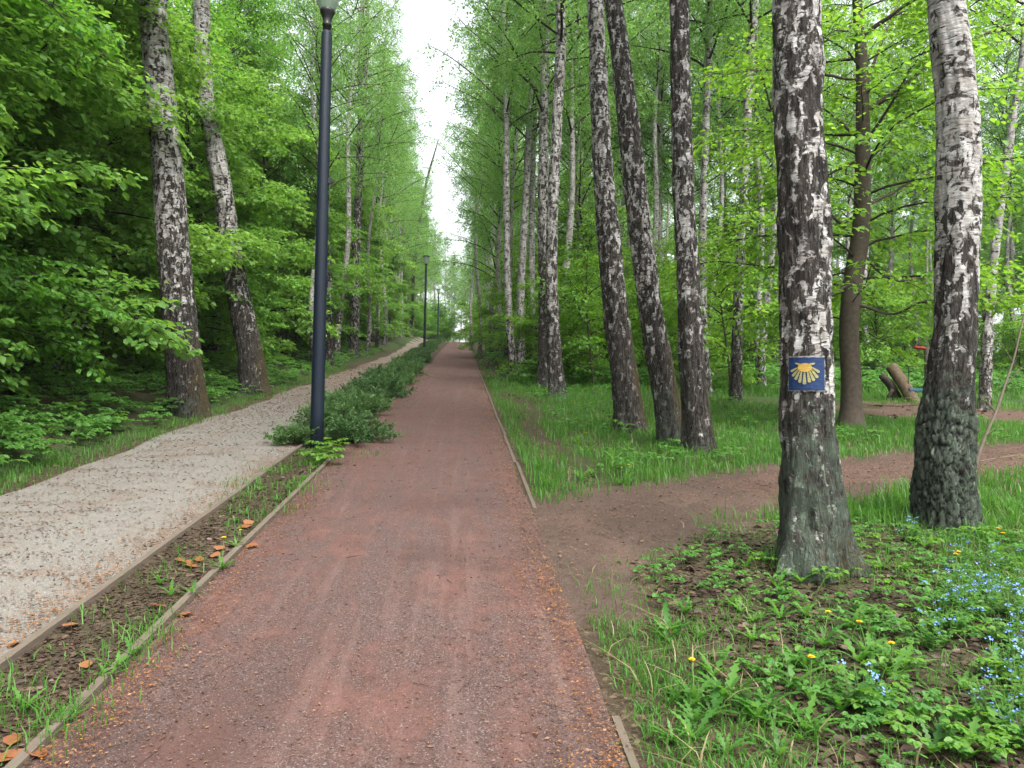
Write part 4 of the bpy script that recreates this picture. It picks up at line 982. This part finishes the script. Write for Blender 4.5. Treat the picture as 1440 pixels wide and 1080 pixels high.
# --- grass on the right
def d_right(X, Y):
    v = verge(X)*sstep(.45, .95, trail_d(X, Y)+.25*(patch(X, Y, 1.6, 1)-.5))
    streak = np.exp(-((X-1.35-.18*np.sin(Y*.9))/.22)**2)*sstep(5.8, 7, Y)*(1-sstep(17, 21, Y))
    v = v*(1-.92*streak)
    near = (Y < 6.4) & (dist_to(TR, X, Y) > 0) & (X < 9)
    bare = sstep(.15, .7, patch(X, Y, 1.15, 4))
    strip_ = np.exp(-((X-1.0)/.42)**2)*(1-sstep(3.9, 4.7, Y))       # grassy verge by the path at the bottom
    rightg = sstep(3.1, 4.3, X-.15*(Y-5))
    v = np.where(near, v*np.clip(np.maximum(strip_*.95, np.maximum(rightg, .22*bare)), 0, 1), v)
    return v*(1-.55*sstep(20, 34, Y))
mb = MB()
P = scatter(95000, .7, 7.5, 2.2, 7.5, d_right); mb.add(*blades(P, np.where((P[:, 0] < 3) & (P[:, 1] < 6), .075, .12), .0055, 1.1))
P = scatter(85000, .7, 15, 6.5, 26, d_right); mb.add(*blades(P, .155*np.ones(len(P))*(1+.5*(patch(P[:, 0], P[:, 1], .6, 2)-.5)), .011, .6))
ring = []
for tx, ty in TREES:
    if ty > 18 or tx > 12 or ty < 2: continue
    n_ = 150 if tx > 0 else 60; a = rs.uniform(0, 2*PI, n_); r_ = .2+np.abs(rs.normal(0, .14, n_)); ring.append(np.stack([tx+np.cos(a)*r_, ty+np.sin(a)*r_, H(tx+np.cos(a)*r_, ty+np.sin(a)*r_)], 1))
mb.add(*blades(np.concatenate(ring), .15, .008, .7))
P = scatter(26000, .8, 30, 20, 60, d_right); mb.add(*blades(P, .22, .03, .7))
stuff('grass', mb, [M['grass']])
mb = MB(); P = scatter(9000, .7, 12, 2.3, 24, d_right); mb.add(*blades(P, .15, .007, 1.3)); stuff('dry_grass', mb, [M['straw']])
# --- grass on the left bank and in the strip
mb = MB()
dl = lambda X, Y: np.exp(-((X+4.5)/.27)**2)*(.35+.65*patch(X, Y, 1.3, 5))
P = scatter(30000, -5.4, GREY_L+.1, 2.5, 30, dl); mb.add(*blades(P, .11, .008, .8))
tu = []
for px, py, n_, r_ in ((85, 1020, 130, .10), (20, 998, 50, .07), (195, 915, 70, .1), (160, 945, 40, .08), (215, 890, 50, .09), (130, 870, 30, .07), (365, 680, 150, .2), (420, 690, 120, .16), (390, 720, 90, .14), (330, 740, 50, .12), (440, 650, 160, .16), (400, 660, 100, .2), (250, 800, 30, .09), (345, 700, 70, .14), (20, 970, 40, .1), (520, 640, 60, .15), (545, 612, 60, .15), (230, 870, 30, .06)):
    q = at(px, py); tu.append(np.stack([q.x+rs.normal(0, r_, n_), q.y+rs.normal(0, r_*1.3, n_), np.full(n_, q.z)], 1))
mb.add(*blades(np.concatenate(tu), .10, .006, .9))
P = scatter(5200, GREY_R+.1, PATH_L-.06, 3, 11, lambda X, Y: (.12+.88*sstep(6.3, 8.2, Y))*sstep(.4, .7, patch(X*2, Y, 2.2, 4))); mb.add(*blades(P, .075, .007, 1.1))
stuff('verge_grass', mb, [M['grass']])

# --- herbs: each plant a few stems with toothed leaflets in threes
def herb_plants(P, hgt, leaf, nst=4, npair=3, T=T_BROAD, spread=.16):
    n = len(P); accP, accD, accN, accS = [], [], [], []
    for s in range(nst):
        a = rs.uniform(0, 2*PI, n); r_ = spread*rs.uniform(.2, 1.1, n); h = hgt*rs.uniform(.5, 1.15, n)
        o = np.stack([np.cos(a), np.sin(a), 0*a], 1); tip = P+o*r_[:, None]+UP*h[:, None]
        for g in range(npair):
            b = a + (g-(npair-1)/2)*1.25 + rs.normal(0, .2, n); gd = np.stack([np.cos(b), np.sin(b), rs.uniform(-.25, .15, n)], 1)
            c = tip+gd*(leaf*.45)
            for q in (-1, 0, 1):
                e = b+q*.85; ld = np.stack([np.cos(e), np.sin(e), rs.uniform(-.45, .05, n)], 1)
                accP.append(c); accD.append(ld); accN.append(UP+rs.normal(0, .3, (n, 3))); accS.append(leaf*rs.uniform(.7, 1.15, n)*(1.1 if q == 0 else .9))
    return leaves(np.concatenate(accP), np.concatenate(accD), np.concatenate(accN), np.concatenate(accS), T)
d_bank = lambda X, Y: sstep(GREY_L-.25, GREY_L-.75, X+.25*(patch(X, Y, 1.2, 3)-.5))*(1-.7*sstep(-7.2, -9., X))*(.45+.55*sstep(.2, .5, patch(X, Y, .9, 6)))
mb = MB()
P = scatter(4200, -10, GREY_L, 2.5, 46, d_bank); mb.add(*herb_plants(P, .26*(.6+.8*patch(P[:, 0], P[:, 1], 1.4, 2)), .068, 5, 3))
stuff('bank_herbs', mb, [M['leaf_herb']])
mb = MB()
P = scatter(700, -9, GREY_L-.2, 4, 30, lambda X, Y: d_bank(X, Y)*sstep(.5, .75, patch(X, Y, .8, 1))); mb.add(*herb_plants(P, .34, .075, 4, 3))
stuff('pale_bank_herbs', mb, [M['leaf_lime']])
def d_low(X, Y):
    v = verge(X-.2)*sstep(.5, .9, trail_d(X, Y)); return v*(.15+.85*sstep(.35, .6, patch(X, Y, 1.7, 2)))*sstep(.9, 2.2, X)
mb = MB()
P = scatter(650, 1.2, 6, 2.1, 6.4, d_low); mb.add(*herb_plants(P, .10, .034, 4, 3, spread=.1))
P = scatter(900, 1.4, 5.5, 2.1, 6.2, d_low); mb.add(*herb_plants(P, .06, .024, 3, 2, spread=.07))
P = scatter(1400, 1.5, 20, 8, 30, lambda X, Y: d_right(X, Y)*sstep(.5, .7, patch(X, Y, .8, 9))); mb.add(*herb_plants(P, .2, .06, 3, 3))
P = scatter(2600, 1.5, 40, 22, 75, lambda X, Y: sstep(1.4, 2.2, X)); mb.add(*herb_plants(P, .45, .16, 3, 3, spread=.4))
stuff('low_herbs', mb, [M['leaf_herb']])
mb = MB()
P = scatter(110, 1.6, 5, 2.1, 5.2, lambda X, Y: sstep(.5, .75, patch(X, Y, 1.3, 7))); mb.add(*herb_plants(P, .12, .034, 4, 3, spread=.11))
P = np.array([at(*q) for q in ((1330, 1050), (1290, 1070), (1250, 1010), (1240, 975), (1420, 1060), (1400, 1075), (1300, 900), (1350, 905), (1230, 780), (1320, 780), (1370, 765))])
for _ in range(2): mb.add(*herb_plants(P+np.stack([rs.normal(0, .06, len(P)), rs.normal(0, .06, len(P)), 0*P[:, 0]], 1),   .13, .038, 4, 3, spread=.12))
P = np.array([at(*q) for q in ((448, 648), (455, 655), (430, 650), (510, 618), (470, 640))]); mb.add(*herb_plants(P, .22, .07, 4, 3)); mb.add(*herb_plants(P, .14, .07, 4, 3))
stuff('pale_herbs', mb, [M['leaf_lime']])

# --- dry leaves, catkin scales, little twigs
def flat_leaves(P, size, T=T_CURL, tilt=.35, lift=.006):
    n = len(P); a = rs.uniform(0, 2*PI, n); D = np.stack([np.cos(a), np.sin(a), rs.normal(0, .12, n)], 1)
    return leaves(P+UP*lift, D, UP+rs.normal(0, tilt, (n, 3)), size*rs.uniform(.5, 1.3, n), T)
mb = MB()
P = scatter(21000, .95, 6.5, 2.2, 7, lambda X, Y: sstep(.95, 1.5, X+.3*(patch(X, Y, 2, 1)-.5))*sstep(.6, 1.0, trail_d(X, Y))); mb.add(*flat_leaves(P, .046*rs.uniform(.4, 1.4, len(P))))
P = scatter(11000, GREY_R+.06, PATH_L-.06, 1.6, 12, lambda X, Y: .8+0*X); mb.add(*flat_leaves(P, .019*rs.uniform(.4, 1.6, len(P))*(1+.06*P[:, 1])))
P = scatter(5000, -9, GREY_L-.1, 2.5, 30, lambda X, Y: .7+0*X); mb.add(*flat_leaves(P, .06))
P = scatter(5000, 1.0, 14, 14, 45, lambda X, Y: sstep(.45, .7, patch(X, Y, .5, 2))); mb.add(*flat_leaves(P, .10))
P = scatter(2600, 1.2, 3.4, 22, 48, lambda X, Y: 1+0*X); mb.add(*flat_leaves(P, .11))
P = scatter(900, GREY_R-.7, GREY_R, 10.5, 70, lambda X, Y: 1+0*X); mb.add(*flat_leaves(P, .06))
for tx, ty in TREES:
    if ty > 18 or abs(tx) > 12 or ty < 2: continue
    a = rs.uniform(0, 2*PI, 140); r_ = .22+np.abs(rs.normal(0, .2, 140)); X, Y = tx+np.cos(a)*r_, ty+np.sin(a)*r_; mb.add(*flat_leaves(np.stack([X, Y, H(X, Y)+.008], 1), .04, tilt=.6))
stuff('dry_leaf_litter', mb, [M['litter']])
T_FLAKE = (np.array([(0,0,0),(.4,.22,.08),(1,0,.02),(.5,-.2,.05)]), [np.array([(0,3,2,1)])])
def d_red(X, Y):
    e = np.maximum(np.exp(-((X-PATH_L)/.38)**2), np.exp(-((X-PATH_R)/.42)**2)); return .13+.87*e*(.5+.5*patch(X, Y, 2.2, 3))
mb = MB()
P = scatter(60000, PATH_L, PATH_R, 2.3, 26, d_red); P[:, 2] += .020; mb.add(*flat_leaves(P, .0135*rs.uniform(.5, 1.5, len(P))*(1+.035*P[:, 1]), T_FLAKE, .3, .004))
P = scatter(52000, GREY_L, GREY_R, 2.3, 34, lambda X, Y: .12+.88*np.maximum(patch(X*.6, Y*2.2, 2.4, 1)**2, sstep(9, 16, Y))); P[:, 2] += .018; mb.add(*flat_leaves(P, .024*(1+.03*P[:, 1]), T_FLAKE, .3, .004))
C = TR[rs.integers(0, 89, 15000)]+rs.normal(0, .5, (15000, 2)); C = C[(C[:, 0] > PATH_R-.2)]; P = np.stack([C[:, 0], C[:, 1], H(C[:, 0], C[:, 1])+.012], 1); mb.add(*flat_leaves(P, .026*rs.uniform(.5, 1.4, len(P)), T_FLAKE, .3, .006))
P = scatter(5000, PATH_R, 2.2, 2.3, 8, lambda X, Y: .7*np.exp(-((X-PATH_R)/.6)**2)); P[:, 2] += .012; mb.add(*flat_leaves(P, .016, T_FLAKE, .3, .004))
stuff('catkin_litter', mb, [M['flake']])
mb = MB()
for (x, sg) in ((GREY_R-.02, -1), (PATH_R-.0, -1), (PATH_L+.02, 1)):
    n_ = 10000 if x > PATH_L+.03 else 7000 if x > -2 else 13000; Y = 2.3*(24/2.3)**rs.random(n_); X = x+sg*np.abs(rs.normal(0, .15, n_)); k = rs.random(n_) < .3+.7*patch(X, Y, 1.1, 2); X, Y = X[k], Y[k]
    mb.add(*flat_leaves(np.stack([X, Y, H(X, Y)+.02], 1), .014*(1+.03*Y), T_FLAKE, .4, .004))
stuff('orange_catkin_litter', mb, [M['flake_orange']])
mb = MB()
def twiglet(x, y, z, l):
    a = rs.uniform(0, 2*PI); P_, r_ = limb((x, y, z+.008), (math.cos(a), math.sin(a), 0), l, .0016+.004*l, 0, .3, 6, rs); P_[:, 2] = h1(x, y)+z-h1(x, y)+.008+TS*(P_[:, 1]-y); mb.add(*tube(P_, r_, 4, False))
for X, Y, Z in scatter(150, PATH_L, PATH_R, 2.4, 14, lambda X, Y: .3+0*X): twiglet(X, Y, Z+.016, rs.uniform(.03, .13))
for X, Y, Z in scatter(110, GREY_L, GREY_R, 2.6, 14, lambda X, Y: .4+0*X): twiglet(X, Y, Z+.014, rs.uniform(.03, .12))
for C in TR[rs.integers(0, 80, 40)]+rs.normal(0, .4, (40, 2)): twiglet(C[0], C[1], h1(*C)+.01, rs.uniform(.05, .22))
for X, Y, Z in scatter(120, 1.2, 5, 2.4, 6, lambda X, Y: 1+0*X): twiglet(X, Y, Z+.01, rs.uniform(.05, .3))
stuff('twig_litter', mb, [M['twig']])

# --- single orange leaves lying in the strip
T_BIG = (np.array([(0,0,.01),(.22,.30,.06),(.5,.36,.10),(.8,.2,.05),(1,0,.02),(.82,-.24,.10),(.5,-.33,.03),(.2,-.28,.08)]), [np.array([(0,4,3,2),(0,6,5,4)]), np.array([(0,2,1),(0,7,6)])])
for k, (px, py) in enumerate(((233, 856), (247, 869), (258, 792), (276, 800), (296, 783), (335, 745), (22, 1066), (60, 1070), (110, 880), (122, 943), (268, 796), (285, 791), (345, 770), (343, 739), (305, 776), (13, 1053), (40, 1064), (12, 914))):
    q = at(px, py); a = rs.uniform(0, 6.28)
    V, fs = leaves(np.zeros((1, 3)), np.array([[math.cos(a), math.sin(a), .1]]), UP[None]+rs.normal(0, .25, (1, 3)), np.array([rs.uniform(.08, .13)]), T_BIG); mb = MB(); mb.add(V, fs)
    tag(obj('fallen_leaf', mb.mesh('fallen_leaf', M['orange_leaf']), None, (q.x, q.y, q.z+.012)), 'curled orange brown leaf lying on the earth between the two edging boards', 'dry leaf', 'orange dry leaves in the strip')

# --- dandelions
def dand_leaf(L, rs_):
    n = 13; u = np.linspace(0, 1, n); wdt = L*.105*np.sin(PI*np.clip(u**1.3*.85+.1, 0, 1))*(u > .02); tooth = 1-.62*(np.arange(n) % 2)
    bend = rs_.uniform(.5, 1.3); ph = .95+rs_.uniform(-.3, .35)-bend*u; st = L/(n-1)
    x = np.r_[0, np.cumsum(np.cos(ph[:-1])*st)]; z = np.r_[0, np.cumsum(np.sin(ph[:-1])*st)]
    V = np.concatenate([np.stack([x, wdt*tooth, z+.1*wdt], 1), np.stack([x, 0*x, z], 1), np.stack([x, -wdt*tooth, z+.1*wdt], 1)])
    i = np.arange(n-1); return V, [np.concatenate([np.stack([i+n, i+n+1, i+1, i], 1), np.stack([i+2*n, i+2*n+1, i+n+1, i+n], 1)])]
def rosette(seed, nl, L):
    r_ = np.random.default_rng(seed); mb = MB()
    for k in range(nl):
        V, fs = dand_leaf(L*r_.uniform(.65, 1.2), r_); a = k*2.4+r_.uniform(-.4, .4); c, s = math.cos(a), math.sin(a)
        mb.add(V@np.array([[c, s, 0], [-s, c, 0], [0, 0, 1]]), fs)
    return mb.mesh('dandelion_leaves', M['leaf_dand'])
M['leaf_dand'] = leaf_mat('dandelion_leaf', [(.04, .135, .022), (.07, .19, .03), (.11, .25, .045)], clump=2)
ROS = [rosette(5+k, n_, L) for k, (n_, L) in enumerate(((10, .15), (9, .18), (12, .13), (8, .19)))]
def flower_parts(seed):
    r_ = np.random.default_rng(seed); h = r_.uniform(.13, .2); tip = np.array([r_.normal(0, .03), r_.normal(0, .03), h])
    mb = MB(); mb.add(*tube(spline(np.array([[0, 0, 0], tip*[.3, .3, .5], tip]), 7), .0028, 5)); mb.add(*lathe([(.003, h-.012), (.008, h-.006), (.007, h)], 8, (tip[0], tip[1]))); st = mb.mesh('dandelion_stalk', M['stem'])
    P = []; D = []; N = []; S = []
    for ring, (n_, l, el) in enumerate(((22, .019, .12), (18, .016, .45), (12, .011, .9))):
        a = np.arange(n_)*2*PI/n_+ring*.2+r_.normal(0, .06, n_); D.append(np.stack([np.cos(a)*math.cos(el), np.sin(a)*math.cos(el), np.full(n_, math.sin(el))], 1)); N.append(np.tile(UP, (n_, 1))-D[-1]*.3); S.append(l*r_.uniform(.85, 1.1, n_)); P.append(np.tile(tip, (n_, 1)))
    V, fs = leaves(np.concatenate(P), np.concatenate(D), np.concatenate(N), np.concatenate(S), (T_NEEDLE[0]*np.array([1, 1.5, 1]), T_NEEDLE[1])); mb = MB(); mb.add(V, fs)
    return st, mb.mesh('dandelion_flower', M['yellow'])
FLW = [flower_parts(40+k) for k in range(4)]
def dandelion(px, py, label, group, flower=True, v=None, sc=1.):
    q = at(px, py); v = rp.randrange(4) if v is None else v
    t = thing('dandelion', q, label, 'dandelion', group, rp.uniform(0, 6.28), sc)
    obj('leaves', ROS[v], t)
    if flower:
        a, b = FLW[rp.randrange(4)]; st = obj('stalk', a, t); obj('flower', b, t)
for px, py in ((1158, 910), (1219, 925), (1139, 985), (976, 990), (1256, 955)): dandelion(px, py, 'yellow dandelion in the leafy patch before the shell tree', 'flowering dandelions before the shell tree')
dandelion(1346, 820, 'yellow dandelion beside the big patch of blue forget-me-nots', 'flowering dandelions by the forget-me-nots'); dandelion(1354, 812, 'yellow dandelion beside the big patch of blue forget-me-nots', 'flowering dandelions by the forget-me-nots')
for px, py in ((1396, 775), (1402, 782)): dandelion(px, py, 'yellow dandelion in the long grass right of the cracked birch', 'flowering dandelions right of the cracked birch')
dandelion(312, 802, 'flowering dandelion at the foot of the red path edging board', None, True, 2, 1.1); dandelion(332, 770, 'smaller flowering dandelion farther up the strip by the orange leaves', None, True, 0, .7)
for px, py in ((810, 576), (877, 615), (899, 611), (822, 626), (873, 682), (884, 679), (1013, 612), (1032, 609), (1042, 606)): dandelion(px, py, 'small yellow dandelion in the grass around the leaning birches', 'dandelions in the grass round the leaning birches')
for k in range(80):
    px = rp.uniform(905, 1425); py = rp.uniform(800, 1078)
    if px < 930+(1080-py)*.0 or (px < 1090 and py < 850): continue
    if 1085 < px < 1205 and py < 815: continue
    dandelion(px, py, 'dandelion without flowers among dry leaves before the shell tree', 'leafy dandelions before the shell tree', False, None, rp.uniform(.6, 1.15))
for px, py in ((1010, 785), (1030, 800), (1050, 800), (1075, 790), (1240, 800), (1300, 770)): dandelion(px, py, 'dandelion without flowers among dry leaves before the shell tree', 'leafy dandelions before the shell tree', False, None, .8)
for k in range(34):
    px = rp.uniform(800, 1010); py = rp.uniform(585, 690)
    if py > 655+(1010-px)*.12 or px < 790+(py-585)*.2: continue
    dandelion(px, py, 'dandelion without flowers in the grass by the leaning birches', 'leafy dandelions in the grass by the leaning birches', False, None, rp.uniform(.8, 1.3))
for px, py in ((165, 945), (185, 925), (225, 822), (240, 838), (270, 838), (150, 955), (365, 690), (390, 705), (410, 690), (345, 725), (330, 735), (430, 675), (375, 665), (440, 660), (35, 1000), (85, 1022)): dandelion(px, py, 'leafy dandelion in the strip between the edging boards', 'leafy dandelions in the strip', False, None, .65)

# --- forget-me-nots
def forget(seed, n_st, rad):
    r_ = np.random.default_rng(seed); mb = MB(); fl = MB(); acc = []
    fp, fd, fn, fsz = [], [], [], []
    for s in range(n_st):
        a = r_.uniform(0, 6.28); rr = rad*math.sqrt(r_.random()); b = np.array([math.cos(a)*rr*.12, math.sin(a)*rr*.12, 0]); h = r_.uniform(.10, .22)
        tip = b*8+np.array([r_.normal(0, .03), r_.normal(0, .03), h]); Q = np.array([b, b*.3+tip*.7-UP*h*.15+r_.normal(0, .008, 3), tip]); fl.add(*tube(Q, .0015, 3, False), 1)
        m = 7; lp, ld = sample(Q, np.linspace(.1, .85, m)); aa = r_.uniform(0, 6.28, m); acc.append((lp*np.array([1, 1, .8]), np.stack([np.cos(aa), np.sin(aa), r_.uniform(.0, .7, m)], 1), UP+r_.normal(0, .25, (m, 3)), r_.uniform(.025, .05, m)))
        if r_.random() < .5:
            for f in range(r_.integers(4, 9)):
                szz = r_.uniform(.75, 1.2); c = tip+r_.normal(0, .011, 3)*np.array([1, 1, .5]); nn = norm(UP*.8+r_.normal(0, .45, 3)-np.array([0, .25, 0])); e1 = norm(np.cross(nn, [1, .1, 0])); e2 = np.cross(nn, e1)
                for k in range(5):
                    an = k*2*PI/5; fp.append(c); fd.append(e1*math.cos(an)+e2*math.sin(an)); fn.append(nn); fsz.append(.0058*szz)
    fo = crown_mesh('forget_me_not_foliage', acc, mb, M['leaf_herb'], (T_BROAD[0]*np.array([1, .7, 1]), T_BROAD[1]), M['stem'])
    V, fs = leaves(np.array(fp), np.array(fd), np.array(fn), np.array(fsz), (T_BIRCH[0]*np.array([1, 1.5, 1]), T_BIRCH[1])); fl.add(V, fs, 0)
    return fo, fl.mesh('forget_me_not_flowers', [M['blue'], M['stem']])
FMN = [forget(60, 26, .15), forget(61, 18, .12), forget(62, 12, .09), forget(63, 32, .18)]
spots = [q_ for q_ in [(1370, 835, 3), (1395, 845, 3), (1355, 850, 0), (1415, 865, 0), (1335, 870, 1), (1325, 895, 1), (1430, 880, 1), (1380, 870, 0), (1350, 905, 2), (1310, 915, 2), (1285, 762, 2), (1265, 760, 2), (1205, 768, 2), (1335, 757, 2), (1400, 805, 1), (1360, 800, 1),
         (1215, 1005, 1), (1195, 1035, 2), (1235, 1015, 2), (1360, 990, 0), (1385, 1005, 0), (1400, 1020, 1), (1345, 1010, 2), (1420, 965, 1), (1432, 1000, 1), (1250, 1062, 2), (1290, 1040, 2), (1430, 940, 2), (1438, 1050, 1), (1300, 950, 2), (1425, 910, 1)] if q_[:2] not in ((1195, 1035), (1250, 1062), (1300, 950), (1350, 905), (1360, 990), (1235, 1015), (1385, 1005), (1345, 1010), (1335, 757), (1290, 1040), (1265, 760), (1205, 768))]
for px, py, v in spots:
    q = at(px, py); big = py < 880 and px > 1320
    t = thing('forget_me_not', q, 'blue forget-me-not clump in the thick patch right of the cracked birch foot' if big else 'small blue forget-me-not clump scattered among leaves at the lower right', 'flower clump', 'thick patch of forget-me-nots' if big else 'scattered forget-me-nots', rp.uniform(0, 6))
    obj('foliage', FMN[v][0], t); obj('flowers', FMN[v][1], t)
# ------------------------------------------------------------------ a little air
mb = MB(); mb.add(*box((-110, -30, -14), (120, 320, 46)))
hm = bpy.data.materials.new('haze'); hm.use_nodes = True; t_ = hm.node_tree; t_.nodes.clear()
o_ = t_.nodes.new('ShaderNodeOutputMaterial'); v_ = t_.nodes.new('ShaderNodeVolumePrincipled'); v_.inputs['Color'].default_value = (.93, .97, 1, 1); v_.inputs['Density'].default_value = .00025
t_.links.new(v_.outputs[0], o_.inputs['Volume'])
stuff('haze', mb, [hm], False)
